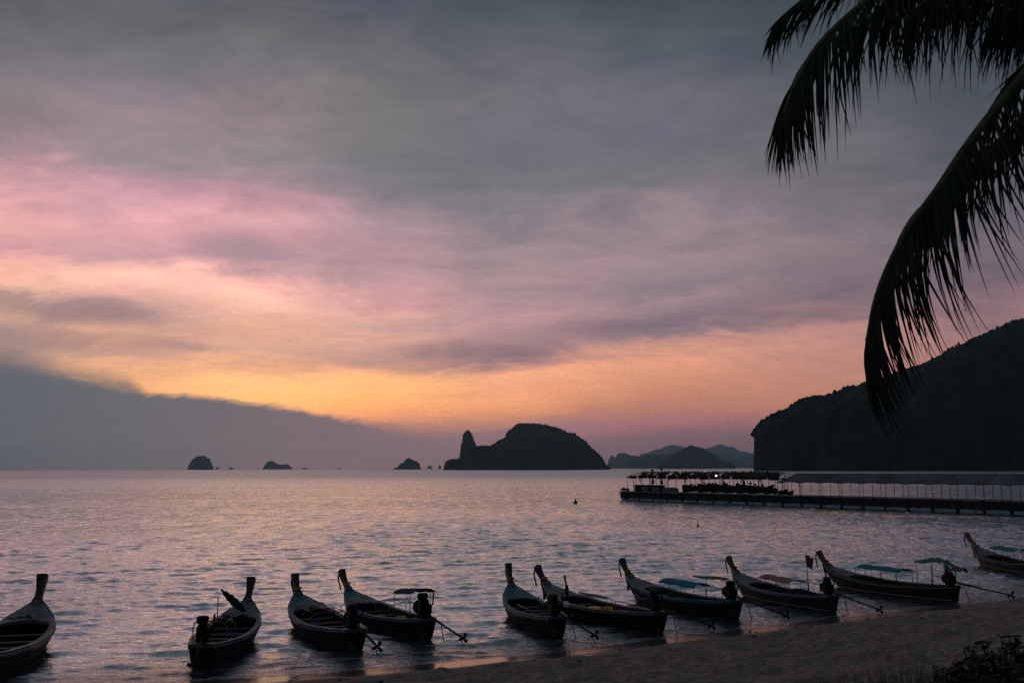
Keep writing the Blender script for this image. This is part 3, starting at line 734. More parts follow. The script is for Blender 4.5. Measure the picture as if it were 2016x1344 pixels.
def foredeck(root, m, u0=0.72, apex=0.05):
    """crowned deck over the bow; its after edge is hollowed"""
    V = []; F = []; nu, nv = 14, 10
    for i in range(nu + 1):
        for j in range(nv + 1):
            v = -1 + 2 * j / nv
            ua = u0 + apex * (1 - v * v)                 # hollow edge
            u = ua + (1 - ua) * i / nu
            b = beam(u) - 0.005
            V.append((u * LEN, v * b, sheer(u) + 0.035 + 0.05 * (1 - v * v) * (1 - 0.6 * u)))
    for i in range(nu):
        for j in range(nv):
            a = i * (nv + 1) + j; F.append((a, a + nv + 1, a + nv + 2, a + 1))
    k = len(V)
    for j in range(nv + 1):
        p = V[j]; V.append((p[0], p[1], p[2] - 0.10))
    for j in range(nv): F.append((j, j + 1, k + j + 1, k + j))
    o = pymesh('foredeck', V, F, m, root, True)
    bm = bmesh.new(); bm.from_mesh(o.data); bmesh.ops.recalc_face_normals(bm, faces=bm.faces); bm.to_mesh(o.data); bm.free()
    for p in o.data.polygons: pass
    es = o.modifiers.new('edge', 'EDGE_SPLIT'); es.split_angle = R(40)
    return o
def sidedeck(root, m):
    mb = MB()
    for s in (1, -1):
        V = []; F = []
        for i in range(31):
            u = 0.06 + (0.80 - 0.06) * i / 30
            V += [(u * LEN, s * (beam(u) - .01), sheer(u) + .03), (u * LEN, s * (beam(u) - .17), sheer(u) + .035), (u * LEN, s * (beam(u) - .17), sheer(u) - .03)]
        for i in range(30):
            a = i * 3
            for q in range(2):
                f = (a + q, a + 3 + q, a + 4 + q, a + 1 + q); F.append(f if s < 0 else f[::-1])
        mb.add(V, F)
    mb.box(0.03, 0.45, -beam(0.03) + .04, beam(0.03) - .04, sheer(.02) + .0, sheer(.02) + .035)
    return mb.build('side_deck', m, root)
def prow(root, m, f, h, wide=0.30, base_m=None):
    x0, z0 = 8.95, 1.26
    base = Vector((x0, 0, z0)); top = Vector((9.3 + f, 0, 1.28 + h))
    ctrl = [base, Vector((x0 + 0.30 + f * 0.22, 0, z0 + h * 0.16)), Vector((9.3 + f * .68, 0, 1.28 + h * .58)), top]
    V = []; F = []; n = 12
    for i in range(n + 1):
        t = i / n
        p = ctrl[0] * (1 - t) ** 3 + ctrl[1] * 3 * t * (1 - t) ** 2 + ctrl[2] * 3 * t * t * (1 - t) + ctrl[3] * t ** 3
        d = (ctrl[1] - ctrl[0]) * 3 * (1 - t) ** 2 + (ctrl[2] - ctrl[1]) * 6 * t * (1 - t) + (ctrl[3] - ctrl[2]) * 3 * t * t
        d.normalize(); nrm = Vector((-d.z, 0, d.x))
        hw = wide * (0.62 - 0.26 * sin(pi * min(t * 1.25, 1)) * 0.6 + 0.10 * t ** 3) * (1 if t > 0.12 else 1.15)
        th_ = 0.11 + 0.03 * t
        for (a, b) in ((-1, -1), (1, -1), (1, 1), (-1, 1)):
            V.append(p + Vector((0, a * hw * (0.8 if b > 0 else 1.0), 0)) + nrm * b * th_)
    for i in range(n):
        for q in range(4):
            F.append((i * 4 + q, i * 4 + (q + 1) % 4, i * 4 + 4 + (q + 1) % 4, i * 4 + 4 + q))
    F.append((3, 2, 1, 0)); F.append(tuple(n * 4 + q for q in range(4)))
    o = pymesh('prow_post', V, F, m, root)
    bv = o.modifiers.new('edge', 'BEVEL'); bv.width = 0.02; bv.segments = 2
    # stem foot joining post and hull
    mb = MB(); mb.box(8.80, 9.18, -.13, .13, 1.0, 1.36); mb.build('stem_block', base_m or m, root, bevel=0.03)
    return base, top, o
def garland(post, top, base, cols_, rs, length=0.95):
    """ribbons tied round the prow and hanging from its tip"""
    mb = MB(); q = base + (top - base) * 0.32
    mb.tube([q + Vector((-.02, -.17, .0)), q + Vector((.12, 0, .05)), q + Vector((-.02, .17, 0)), q + Vector((-.15, 0, -.05)), q + Vector((-.02, -.17, 0))], .035, 6)
    mb.build('garland', cols_[0], post, True)
    for i, m in enumerate(cols_[1:]):
        a = top + Vector((0.10, (-1) ** i * 0.06, -0.10)) if i == 0 else q + Vector((0.16, 0.05 * (-1) ** i, -0.05))
        L = length * (1.0 if i == 0 else 1.15)
        mb = MB(); V = []; F = []
        n = 7; w_ = 0.035 if i == 0 else 0.075
        for k in range(n + 1):
            t = k / n
            c = a + Vector((0.05 * sin(t * 3 + i), 0.06 * sin(t * 5 + i), -L * t))
            V += [c + Vector((0, -w_, 0)), c + Vector((0.03, w_, 0)), c + Vector((0.045, w_, 0)), c + Vector((0.015, -w_, 0))]
        for k in range(n):
            for e in range(4): F.append((k * 4 + e, k * 4 + (e + 1) % 4, k * 4 + 4 + (e + 1) % 4, k * 4 + 4 + e))
        mb.add(V, F); mb.build('ribbon', m, post, True)
def hoops(root, x0, x1, zt, n=3, half=0.78, m=None):
    """bent tube frame over the well"""
    mb_all = []
    for i in range(n):
        x = x0 + (x1 - x0) * i / max(1, n - 1); u = x / LEN
        b = min(half, beam(u) - .08); z0 = sheer(u) + .03
        mb = MB(); pts = [(x, -b, z0), (x, -b, zt - .22), (x, -b * .75, zt - .06), (x, 0, zt), (x, b * .75, zt - .06), (x, b, zt - .22), (x, b, z0)]
        mb.tube(pts, .016, 5); mb.build('frame_hoop', m or M_steel, root, True)
    mb = MB()
    for s in (-.75, 0, .75):
        mb.tube([(x0 - .15, s * half, zt - (.06 if s else 0)), (x1 + .15, s * half, zt - (.06 if s else 0))], .013, 5)
    mb.build('frame_rail', m or M_steel, root, True)
def posts(root, xs, half, zt):
    for x in xs:
        for s in (-1, 1):
            u = max(0.02, min(.98, x / LEN)); b = min(half, beam(u) - .08)
            MB().tube([(x, s * b, sheer(u) - .05), (x, s * b, zt)], .018, 6).build('canopy_post', M_steel, root, True)
def canopy(root, x0, x1, half, z, m, sag=0.05, droop=0.0, rs=None, tatter=False, tilt=0.0, arch=0.10):
    rs = rs or random.Random(1); nx_, ny_ = 14, 8; V = []; F = []
    for i in range(nx_ + 1):
        for j in range(ny_ + 1):
            s = i / nx_; v = -1 + 2 * j / ny_
            x = x0 + (x1 - x0) * s; y = v * half
            zz = z + arch * (1 - v * v) - sag * sin(s * pi * 2) ** 2 - droop * abs(v) ** 6 + tilt * (s - .5) + rs.uniform(-1, 1) * .012
            if tatter:
                zz += 0.22 * sin(s * 5.0) * (0.4 + s) + rs.uniform(-.06, .06); x += rs.uniform(-.05, .05); y *= (1 - 0.45 * s)
            V.append((x, y, zz))
    for i in range(nx_):
        for j in range(ny_):
            if tatter and s > 0 and ((i * 7 + j * 3) % 11 == 0) and i > 6: continue
            a = i * (ny_ + 1) + j; F.append((a, a + 1, a + ny_ + 2, a + ny_ + 1))
    o = pymesh('canopy', V, F, m, root, True)
    sd_ = o.modifiers.new('thick', 'SOLIDIFY'); sd_.thickness = 0.012
    return o
def engine(root, prop_local, m_top=None, big=1.0):
    """car engine on a swivel with its long propeller tube; built as the boat's own gear"""
    pv = Vector((0.12, 0, 1.06)); P = Vector(prop_local)
    d = (P - pv).normalized(); side = d.cross(Vector((0, 0, 1))).normalized(); up = side.cross(d).normalized()
    Rm = Matrix((d, side, up)).transposed().to_4x4(); Rm.translation = pv
    s = big
    mount = MB(); mount.tube([(0.12, 0, .80), (0.12, 0, 1.05)], .06, 8); mount.box(.02, .22, -.12, .12, .84, .90)
    mount.build('swivel_mount', M_eng, root)
    blk = MB()
    blk.box(-.72 * s, -.08, -.21 * s, .21 * s, -.05, .34 * s, Rm)
    blk.box(-.62 * s, -.16, -.13 * s, .13 * s, .34 * s, .50 * s, Rm)
    blk.box(-.55 * s, -.2, -.17 * s, .17 * s, -.22 * s, -.05, Rm)
    for k in range(5): blk.box(-.66 * s + k * .12 * s, -.60 * s + k * .12 * s, -.25 * s, -.21 * s, .02, .30 * s, Rm)
    e = blk.build('engine_block', M_eng, root, bevel=0.02)
    mb = MB(); c = Rm @ Vector((-.42 * s, .02, .60 * s)); mb.lathe(c, [(0, -.12), (.17 * s, -.12), (.20 * s, -.08), (.20 * s, .06), (.16 * s, .11), (0, .12)], 14); mb.build('air_filter', m_top or M_eng, e, True)
    mb = MB(); c = Rm @ Vector((-.78 * s, 0, .12 * s)); mb.lathe(c, [(0, -.05), (.24 * s, -.05), (.26 * s, 0), (.24 * s, .05), (0, .05)], 16, 'X'); mb.build('flywheel', M_eng, e, True)
    mb = MB(); mb.tube([Rm @ Vector((-.3 * s, -.22 * s, .2)), Rm @ Vector((-.3 * s, -.34 * s, .35)), Rm @ Vector((-.34 * s, -.36 * s, .78 * s))], .035, 7); mb.build('exhaust', M_eng, e, True)
    mb = MB(); mb.lathe(Rm @ Vector((-.15 * s, .12, .62 * s)), [(0, -.10), (.09, -.10), (.09, .10), (.03, .13), (0, .13)], 10); mb.build('fuel_bottle', P_white if m_top else M_eng, e, True)
    mb = MB(); mb.tube([Rm @ Vector((-.7 * s, .05, .1)), Rm @ Vector((-1.15 * s, .08, .20)), Rm @ Vector((-1.55 * s, .1, .12)), Rm @ Vector((-1.95 * s, .1, .26))], .022, 6); mb.build('tiller', M_steel, root, True)
    L = (P - pv).length
    mb = MB(); mb.tube([pv + d * -.1, pv + d * (L * .35), pv + d * (L - .05)], [.055, .045, .036], 8)
    mb.tube([pv + d * .15 + up * .10, pv + d * (L * .55) + up * .02], .018, 6)
    mb.build('propeller_shaft', M_eng, root, True)
    mb = MB(); mb.lathe((0, 0, 0), [(0, -.06), (.05, -.05), (.05, .05), (.02, .10), (0, .10)], 10, 'X')
    for k in range(3):
        a = 2 * pi * k / 3 + .4; Rb = Matrix.Rotation(a, 4, 'X') @ Matrix.Rotation(.5, 4, 'Z')
        V = [Rb @ Vector(q) for q in [(-.01, -.03, .04), (.01, .03, .04), (.02, .08, .15), (.0, .05, .22), (0, -.03, .22), (-.02, -.07, .14)]]
        V2 = [v + Rb @ Vector((.012, 0, 0)) for v in V]
        k0 = len(mb.v); mb.v += V + V2
        mb.f += [tuple(k0 + i for i in range(6)), tuple(k0 + 6 + i for i in range(5, -1, -1))] + [(k0 + i, k0 + (i + 1) % 6, k0 + 6 + (i + 1) % 6, k0 + 6 + i) for i in range(6)]
    mb.v = [tuple((Rm.to_3x3() @ Vector(v)) + P) for v in mb.v]
    mb.build('propeller', M_eng, root)
    sk = MB(); sk.tube([P - d * .35 - up * .0, P - d * .1 - up * .30, P + d * .12 - up * .22], .018, 5); sk.build('skeg', M_eng, root, True)
    return Rm

ENDS = {}
def make_boat(key, base_px, top_px, stern_px, label, prop_px, zl=4.0, hull='d', deck='g', rub='w', post='d', scale=None, wide=0.26, seats=5, boot=False, m_top=None, eng=1.0, roll=0.0, beamk=1.0, ribbons=None, prop_z=None):
    # place from the prow foot and the transom, both at known heights on a hull of scale s
    lo, hi = 0.5, 2.0
    if scale is None:
        for _ in range(40):
            s = (lo + hi) / 2
            a = G(*base_px, 1.28 * s); b = G(*stern_px, 0.88 * s)
            d = Vector((a.x - b.x, a.y - b.y)).length
            if d > (LEN - 0.0) * s: lo = s
            else: hi = s
        a = G(*base_px, 1.28 * s); b = G(*stern_px, 0.88 * s)
    else:
        s = scale; a = G(*base_px, 1.28 * s); b = G(*stern_px, 0.88 * s)
        dirv = Vector((a.x - b.x, a.y - b.y)).normalized(); b = a - Vector((dirv.x, dirv.y, 0)) * LEN * s
    ang = atan2(a.y - b.y, a.x - b.x)
    root = empty('longtail_boat', (b.x, b.y, 0), ang, s)
    root.scale = (s, s * beamk, s)
    root.rotation_euler = (R(roll), 0, ang)
    print('boat', key, 's=%.2f' % s, 'stern', tuple(round(q, 1) for q in b), 'heading', round(math.degrees(ang)))
    tag(root, label, 'boat', 'longtail boats moored along the beach')
    Mi = (Matrix.Translation((b.x, b.y, 0)) @ Matrix.Rotation(ang, 4, 'Z') @ Matrix.Diagonal((s, s, s, 1))).inverted()
    # post top: forward reach and height that bring its tip to where it stands
    best = None
    for fi in range(0, 40):
        f = 0.1 + fi * 0.05
        wp = (Mi.inverted() @ Vector((9.3 + f, 0, 0)))
        r = ray(*top_px)
        # distance along the ray where it passes over that point's column
        t = (wp.x * r.x + wp.y * r.y) / (r.x * r.x + r.y * r.y)
        q = Vector((0, 0, CAM_Z)) + r * t
        off = Vector((q.x - wp.x, q.y - wp.y)).length
        if best is None or off < best[0]: best = (off, f, (Mi @ q).z - 1.28)
    f, h = best[1], best[2]
    f = min(max(f, 0.45), 1.3); h = min(max(h, 0.6), 1.25)
    build_hull(root, {'d': M_hull, 'w': M_hullw}[hull], boot)
    rubm = {'w': M_rubg, 'b': M_rub, 'c': M_rubb, 'r': M_rubg}[rub]
    rail(root, 'rubbing_strake', rubm, -.055, .035, .05, .055)
    rail(root, 'rubbing_strake', M_black, -.12, .025, .04, .05)
    rail(root, 'gunwale', rubm if rub != 'r' else M_hullw, .02, .035, .12, .04)
    dm = {'g': M_deckg, 'b': M_deck, 't': M_deckb}[deck]
    foredeck(root, dm); sidedeck(root, dm)
    base, top, po = prow(root, {'d': M_postd, 'r': M_post}[post], f, h, wide, dm)
    if ribbons: garland(po, top, base, ribbons, random.Random(key))
    rs = random.Random(100 + key)
    for k in range(11):                                   # ribs
        u = 0.08 + 0.062 * k; pts = []
        for q in [0.05, .25, .5, .75, .92]:
            y, z = section(u, q, .065); pts.append((y, z))
        path = [(u * LEN, y, z) for y, z in pts] + [(u * LEN, -y, z) for y, z in pts[::-1]]
        MB().tube(path, .028, 4).build('rib', M_rib, root)
    for k in range(7):                                    # floorboards
        x0 = 0.9; y = -0.48 + k * 0.16
        MB().box(x0, 6.5, y - .07, y + .07, .0 + rs.uniform(0, .01), .03).build('floorboard', M_rib if k % 2 else M_in, root)
    for k in range(seats):
        u = 0.20 + 0.47 * k / max(1, seats - 1); x = u * LEN
        b_ = section(u, .22, .06)[0] - .02; z = sheer(u) - .24
        MB().box(x - .12, x + .12, -b_, b_, z, z + .035).build('bench', M_bench, root, bevel=.008)
    Rm = None
    if prop_px:
        pvw = Mi.inverted() @ Vector((0.12, 0, 1.06)); r = ray(*prop_px).normalized(); o_ = Vector((0, 0, CAM_Z)) - pvw
        L = zl * s; B = r.dot(o_); Cc = o_.dot(o_) - L * L
        disc = B * B - Cc
        if prop_z is not None: W = G(*prop_px, prop_z)
        elif disc < 0: W = G(*prop_px, 0.15)
        else:
            t1, t2 = -B - sqrt(disc), -B + sqrt(disc)
            c1 = Vector((0, 0, CAM_Z)) + r * t1; c2 = Vector((0, 0, CAM_Z)) + r * t2
            ok = [c for c in (c1, c2) if c.z > 0.0 and (Mi @ c).x < 0.3]
            W = ok[0] if ok else G(*prop_px, 0.12)
        pl = Mi @ W
        print('   prop local', tuple(round(q, 2) for q in pl), 'f,h', round(f, 2), round(h, 2))
        engine(root, pl, m_top, eng)
    ENDS[key] = (Mi.inverted(), s)
    return root

B = {}
B[1] = make_boat(1, (76, 1182), (81, 1131), (-8, 1262), 'wide longtail boat cut by the left edge of the picture, pale gunwales', None, scale=1.12, deck='g', rub='w', wide=.28, seats=5, beamk=1.12)
B[2] = make_boat(2, (489, 1179), (494, 1136), (396, 1268), 'longtail boat with a folded dark awning upright by its prow', (380, 1306), 3.0, deck='g', rub='w', wide=.28, beamk=1.08)
B[3] = make_boat(3, (585, 1167), (582, 1129), (701, 1238), 'longtail boat with turquoise foredeck and white cloth, bow garland gold', (745, 1273), 3.2, deck='t', rub='w', wide=.26, ribbons=[C_yellow, C_black, C_yellow], beamk=1.12)
B[4] = make_boat(4, (683, 1158), (673, 1121), (842, 1218), 'longtail boat with small blue sunshade over its stern', (914, 1256), 4.2, eng=1.2, deck='t', rub='b', wide=.25, ribbons=[C_yellow, C_black], beamk=1.05)
B[5] = make_boat(5, (1005, 1149), (1003, 1109), (1098, 1214), 'longtail boat with straight dark prow and no awning, left of the one with yellow cargo', (1171, 1250), 3.9, deck='t', rub='b', wide=.26, ribbons=[C_orange, C_black], seats=6, beamk=1.05)
B[6] = make_boat(6, (1071, 1146), (1058, 1113), (1301, 1204), 'longtail boat loaded with yellow crate and sacks amidships', (1402, 1231), 4.2, deck='g', rub='w', post='d', ribbons=[C_yellow, C_blue, C_black])
B[7] = make_boat(7, (1236, 1132), (1225, 1099), (1450, 1182), 'longtail boat with bright blue side stripe and teal awning', (1549, 1211), 4.2, deck='g', rub='c', ribbons=[C_yellow, C_blue, C_black])
B[8] = make_boat(8, (1445, 1124), (1434, 1095), (1640, 1172), 'brown longtail boat with faded red awning and a small flag aft', (1733, 1200), 4.4, hull='w', deck='g', rub='b', post='r', boot=True, ribbons=[C_black, C_blue, C_black], m_top=None)
B[9] = make_boat(9, (1625, 1111), (1612, 1084), (1882, 1153), 'longtail boat with teal awning and a torn green sunshade at the stern', (1992, 1171), 4.6, hull='w', deck='g', rub='r', post='r', boot=True, ribbons=[C_red, C_red, C_black], m_top=M_engr, seats=4)
B[10] = make_boat(10, (1919, 1075), (1903, 1050), (2180, 1126), 'longtail boat with orange sash on its prow, cut by the right edge', None, scale=0.98, hull='w', deck='g', rub='r', post='r', boot=True, ribbons=[C_orange, C_black, C_orange], seats=4)

def cargo(key, name, label, cat, build, x, y, z, rz=0.0, m=None, parts=None, smooth=True, group=None):
    """a loose thing lying in a boat: its own top-level object, set down in the world"""
    Mw, s = ENDS[key]; W = Mw @ Vector((x, y, z))
    o = build.build(name, m, None, smooth)
    o.location = W; o.rotation_euler = (0, 0, math.atan2(Mw[1][0], Mw[0][0]) + rz); o.scale = (s, s, s)
    tag(o, label, cat, group); return o
def heap(r, seed=1, amp=.35): return MB().blob((0, 0, r[2] * .7), r, seed, amp, 3)
def drape(w_, l, seed=1, h=.06):
    rs = random.Random(seed); V = []; F = []; n = 12
    for i in range(n + 1):
        for j in range(n + 1):
            u = i / n - .5; v = j / n - .5
            V.append((u * l, v * w_, h * (mnoise.noise(Vector((u * 5 + seed, v * 5, seed))) + .5) - abs(v) ** 3 * .25))
    for i in range(n):
        for j in range(n):
            a = i * (n + 1) + j; F.append((a, a + n + 1, a + n + 2, a + 1))
    k = len(V); V += [(p[0], p[1], p[2] - .012) for p in V[:k]]; F += [tuple(q + k for q in f[::-1]) for f in F[:]]
    b_ = [i for i in range(n + 1)] + [i * (n + 1) + n for i in range(1, n + 1)] + [n * (n + 1) + j for j in range(n - 1, -1, -1)] + [i * (n + 1) for i in range(n - 1, 0, -1)]
    for i in range(len(b_)): a, b2 = b_[i], b_[(i + 1) % len(b_)]; F.append((a, b2, b2 + k, a + k))
    return MB().add(V, F)

# boat 1: cloth over foredeck
cargo(1, 'tarpaulin', 'pale cloth drooping over the foredeck edge of the leftmost boat', 'tarpaulin', drape(.9, .7, 3, .16), 7.0, .1, .95, 0, C_white)
# boat 2
r = B[2]
cargo(2, 'tarpaulin', 'white sheet folded across the foredeck of the boat with the upright awning', 'tarpaulin', drape(1.1, .9, 5, .14), 6.9, .1, .92, .2, C_white)
mb = MB(); n_ = 14; pth = []; rad = []
for k in range(n_ + 1):
    t_ = k / n_; pth.append((7.0 - .55 * t_, -.25 + .85 * t_, 1.05 + 1.0 * t_)); rad.append(.03 + .17 * sin(pi * min(1, t_ * 1.02)) ** .7 * (1 - .45 * t_) + .02 * sin(k * 2.3))
mb.tube(pth, rad, 10)
mb.v = [(x, y * 1.0, z) for x, y, z in mb.v]
mb.build('folded_awning', C_dgreen, r, True)
for y_ in (.75, -.45): MB().tube([(6.6, y_, .7), (6.5, y_ * .95, 1.75 if y_ > 0 else 1.35)], .02, 6).build('awning_pole', M_steel, r, True)
MB().tube([(5.0, -.1, .3), (5.1, -.1, 1.55)], .02, 6).build('awning_pole', M_steel, r, True)
hoops(r, 1.4, 2.2, 1.5, 2, .72)
cargo(2, 'tarpaulin', 'dark blue sheet stowed under the foredeck of the boat with the upright awning', 'tarpaulin', heap((.45, .55, .2), 4), 6.2, .1, .1, 0, C_blue)
cargo(2, 'crate', 'grey plastic crate beside the engine of the boat with the upright awning', 'crate', MB().box(-.2, .2, -.15, .15, 0, .26).box(-.22, .22, -.17, .17, .26, .30), 1.1, -.3, .03, .1, C_grey, smooth=False)
# boat 2 engine without a long reach
# boat 3
r = B[3]
cargo(3, 'tarpaulin', 'crumpled white cloth on the foredeck of the turquoise-decked boat with gold garland', 'tarpaulin', drape(.95, 1.1, 8, .22), 7.1, -.1, .92, .4, C_white)
hoops(r, 3.6, 6.2, 1.12, 3, .80)
cargo(3, 'sack', 'fat tan sack standing near the engine of the turquoise-decked boat with gold garland', 'sack', MB().blob((0, 0, .26), (.30, .30, .32), 3, .12, 3), 2.0, .05, .05, 0, C_sack)
cargo(3, 'tarpaulin', 'pale pink cloth crumpled by the stern of the turquoise-decked boat with gold garland', 'tarpaulin', heap((.35, .25, .10), 9), .95, -.3, .55, 0, C_mauve)
cargo(3, 'blanket', 'blue sheet under the foredeck of the turquoise-decked boat with gold garland', 'blanket', heap((.3, .4, .25), 11), 6.0, .1, .05, 0, C_blue)
# boat 4
r = B[4]
posts(r, [.75, 2.1], .62, 1.95)
canopy(r, .3, 2.5, .55, 1.93, C_blue, .03, .05, random.Random(4), False, -.22, .14)
MB().tube([(2.2, -.6, 1.85), (2.2, .6, 1.85)], .02, 6).build('canopy_bar', M_steel, r, True)
hoops(r, 2.4, 3.9, 1.32, 2, .75)
cargo(4, 'awning_roll', 'pale awning sheet lowered over the far gunwale of the boat with the blue sunshade', 'tarpaulin', drape(.55, 2.2, 12, .10), 6.3, .45, 1.00, 0, C_white)
cargo(4, 'sack', 'round tan sack amidships in the boat with the blue sunshade', 'sack', MB().blob((0, 0, .24), (.26, .28, .28), 5, .12, 3), 4.6, .2, .05, 0, C_sack)
cargo(4, 'life_jacket_pile', 'heap of yellow and tan life jackets in the boat with the blue sunshade', 'life jackets', heap((.55, .35, .22), 14, .5), 2.9, -.1, .25, 0, C_yellow)
cargo(4, 'blanket', 'red cloth by the stern of the boat with the blue sunshade', 'blanket', heap((.5, .30, .13), 15, .5), 1.6, -.15, .48, 0, C_red)
MB().tube([(.25, .28, .9), (.25, .28, 1.75)], .022, 6).build('pole', mat('green pole paint', (.05, .22, .08), .5), r, True)
# boat 5
cargo(5, 'blanket', 'dark pink cloth near the stern of the boat with the straight dark prow', 'blanket', heap((.5, .30, .13), 16, .5), 1.5, -.1, .48, 0, C_red)
MB().blob((-.1, -.35, 1.42), (.14, .14, .14), 2, .05, 2).build('float_ball', P_white, B[5], True)
MB().tube([(2.0, .55, .85), (4.6, .70, .85)], .03, 6).build('boat_hook', M_rub, B[5], True)
# boat 6
r = B[6]
o = cargo(6, 'crate', 'yellow plastic crate amidships in the boat loaded with sacks', 'crate', MB().box(-.32, .32, -.22, .22, 0, .30).box(-.34, .34, -.24, .24, .30, .35), 4.9, -.05, .18, .2, P_yel, smooth=False)
cargo(6, 'sack', 'yellow sack next to the yellow crate', 'sack', MB().blob((0, 0, .26), (.26, .24, .30), 7, .18, 3), 3.95, -.1, .15, 0, C_yellow)
cargo(6, 'life_jacket_pile', 'olive life jackets heaped forward of the yellow crate', 'life jackets', heap((.55, .40, .26), 17, .5), 5.8, .2, .10, 0, cloth('olive cloth', (.25, .22, .06)))
cargo(6, 'bag', 'dark blue bag under the foredeck of the boat loaded with sacks', 'bag', MB().blob((0, 0, .2), (.35, .3, .22), 8, .15, 3), 6.5, -.15, .12, 0, C_blue)
cargo(6, 'blanket', 'dull red cloth on the after bench of the boat loaded with sacks', 'blanket', heap((.5, .28, .10), 19, .5), 3.0, -.2, .42, 0, C_red)
MB().tube([(6.1, .78, .7), (6.0, .80, 1.25), (6.25, .78, 1.75), (6.3, .78, 1.95)], [.06, .05, .05, .07], 7).build('upright_post', M_post, r, True)
MB().lathe((6.08, .80, 1.25), [(0, -.26), (.08, -.22), (.11, 0), (.07, .24), (0, .28)], 9).build('hanging_fender', C_black, r, True)
for x_ in (1.4, 2.3, 3.0): MB().tube([(x_, .72, .70), (x_, .72, 1.15)], .018, 6).build('rail_post', M_steel, r, True)
MB().tube([(.9, .70, 1.12), (2.3, .72, 1.16), (3.6, .74, 1.25)], .022, 6).build('hand_rail', M_rubg, r, True)
cargo(6, 'awning_roll', 'rolled pale awning along the side rail of the boat loaded with sacks', 'tarpaulin', MB().tube([(-1.0, 0, .0), (-.3, .03, .03), (.4, 0, .0), (1.1, .03, .03)], [.05, .07, .07, .04], 8), 4.0, .75, 1.22, 0, C_white)
# boat 7
r = B[7]
posts(r, [3.2, 4.2, 5.3, 6.3], .70, 1.30)
canopy(r, 2.6, 5.6, .62, 1.33, C_teal, .03, .06, random.Random(7), False, .02, .14)
posts(r, [.55, 1.55], .62, 1.85)
MB().tube([(1.55, -.62, 1.85), (1.55, .62, 1.85)], .018, 6).build('frame_bar', M_steel, r, True)
MB().tube([(.55, -.5, 1.85), (.55, .5, 1.85)], .018, 6).build('frame_bar', M_steel, r, True)
cargo(7, 'awning_roll', 'rolled awning on the tall stern frame of the boat with the blue side stripe', 'tarpaulin', MB().tube([(-.9, 0, 0), (-.2, .03, .04), (.5, 0, .02), (1.0, .03, .06)], [.05, .08, .07, .04], 8), 1.2, .55, 1.90, .5, C_sack)
MB().tube([(2.6, -.6, 1.28), (1.6, -.62, 1.22), (1.2, -.62, .75)], .018, 6).build('frame_bar', M_steel, r, True)
cargo(7, 'bag', 'dark bag under the foredeck of the boat with the blue side stripe', 'bag', MB().blob((0, 0, .2), (.4, .35, .22), 9, .15, 3), 6.2, .1, .12, 0, C_blue)
cargo(7, 'plank', 'pale brown board leaning inside the stern of the boat with the blue side stripe', 'board', MB().box(-.35, .35, -.10, .10, -.02, .02, Matrix.Rotation(-.6, 4, 'Y')), 2.4, .15, .45, .2, mat('new board', (.36, .20, .12), .7), smooth=False)
# boat 8
r = B[8]
posts(r, [2.9, 4.0, 5.1, 6.0], .68, 1.25)
canopy(r, 3.0, 5.9, .60, 1.28, C_pink, .03, .05, random.Random(8), False, .04, .12)
hoops(r, .9, 1.9, 1.55, 2, .66)
posts(r, [1.3], .6, 1.95)
cargo(8, 'mat', 'mauve mat spread on the floor of the boat with the faded red awning', 'mat', MB().box(-1.0, 1.0, -.42, .42, 0, .03), 4.7, 0, .32, 0, C_mauve, smooth=False)
cargo(8, 'covered_heap', 'black heap of gear under a tarpaulin behind the mauve mat', 'tarpaulin', heap((1.05, .48, .34), 21, .3), 2.7, 0, .32, 0, C_black)
Mw, s_ = ENDS[8]
fr = empty('flag', Mw @ Vector((1.3, .6, 1.9)), math.atan2(Mw[1][0], Mw[0][0]), s_)
tag(fr, 'small maroon flag on a staff over the boat with the faded red awning', 'flag')
MB().tube([(0, 0, -1.0), (0, 0, 1.05)], .015, 6).build('flag_staff', M_steel, fr, True)
V = []; F = []
for i in range(9):
    for j in range(7):
        V.append((.02 - .72 * i / 8 * (1.0), .55 * i / 8 * .3 + .07 * sin(i * 1.1 + j * .3), .38 + .62 * j / 6 - .10 * i / 8 + .03 * sin(i * .9)))
for i in range(8):
    for j in range(6):
        a = i * 7 + j; F.append((a, a + 7, a + 8, a + 1))
o = pymesh('flag_cloth', V, F, cloth('maroon flag cloth', (.16, .05, .08)), fr, True); sd_ = o.modifiers.new('thick', 'SOLIDIFY'); sd_.thickness = .01
# boat 9
r = B[9]
posts(r, [3.4, 4.5, 5.6, 6.3], .70, 1.38)
canopy(r, 3.2, 6.3, .66, 1.42, C_teal, .04, .05, random.Random(9), False, .03, .12)
MB().tube([(3.2, 0, 1.46), (2.2, .1, 1.50)], .02, 6).build('frame_bar', M_steel, r, True)
posts(r, [1.05, 2.0], .62, 1.95)
MB().tube([(2.0, -.62, 1.95), (2.4, 0, 2.05), (2.0, .62, 1.95)], .018, 6).build('frame_bar', M_steel, r, True)
canopy(r, 2.2, -.6, .60, 2.0, C_green, .03, .05, random.Random(19), True, .0, .16)
cargo(9, 'mat', 'blue mat on the floor of the boat with the torn green sunshade', 'mat', MB().box(-1.2, 1.2, -.42, .42, 0, .03), 4.8, 0, .36, 0, C_bluem, smooth=False)
# boat 10
r = B[10]
posts(r, [4.4, 5.4, 6.2], .70, 1.38)
canopy(r, 3.2, 6.2, .66, 1.42, C_teal, .04, .05, random.Random(10), False, .03, .12)
cargo(10, 'mat', 'blue mat on the floor of the boat with the orange sash', 'mat', MB().box(-1.2, 1.2, -.42, .42, 0, .03), 5.2, 0, .36, 0, C_bluem, smooth=False)

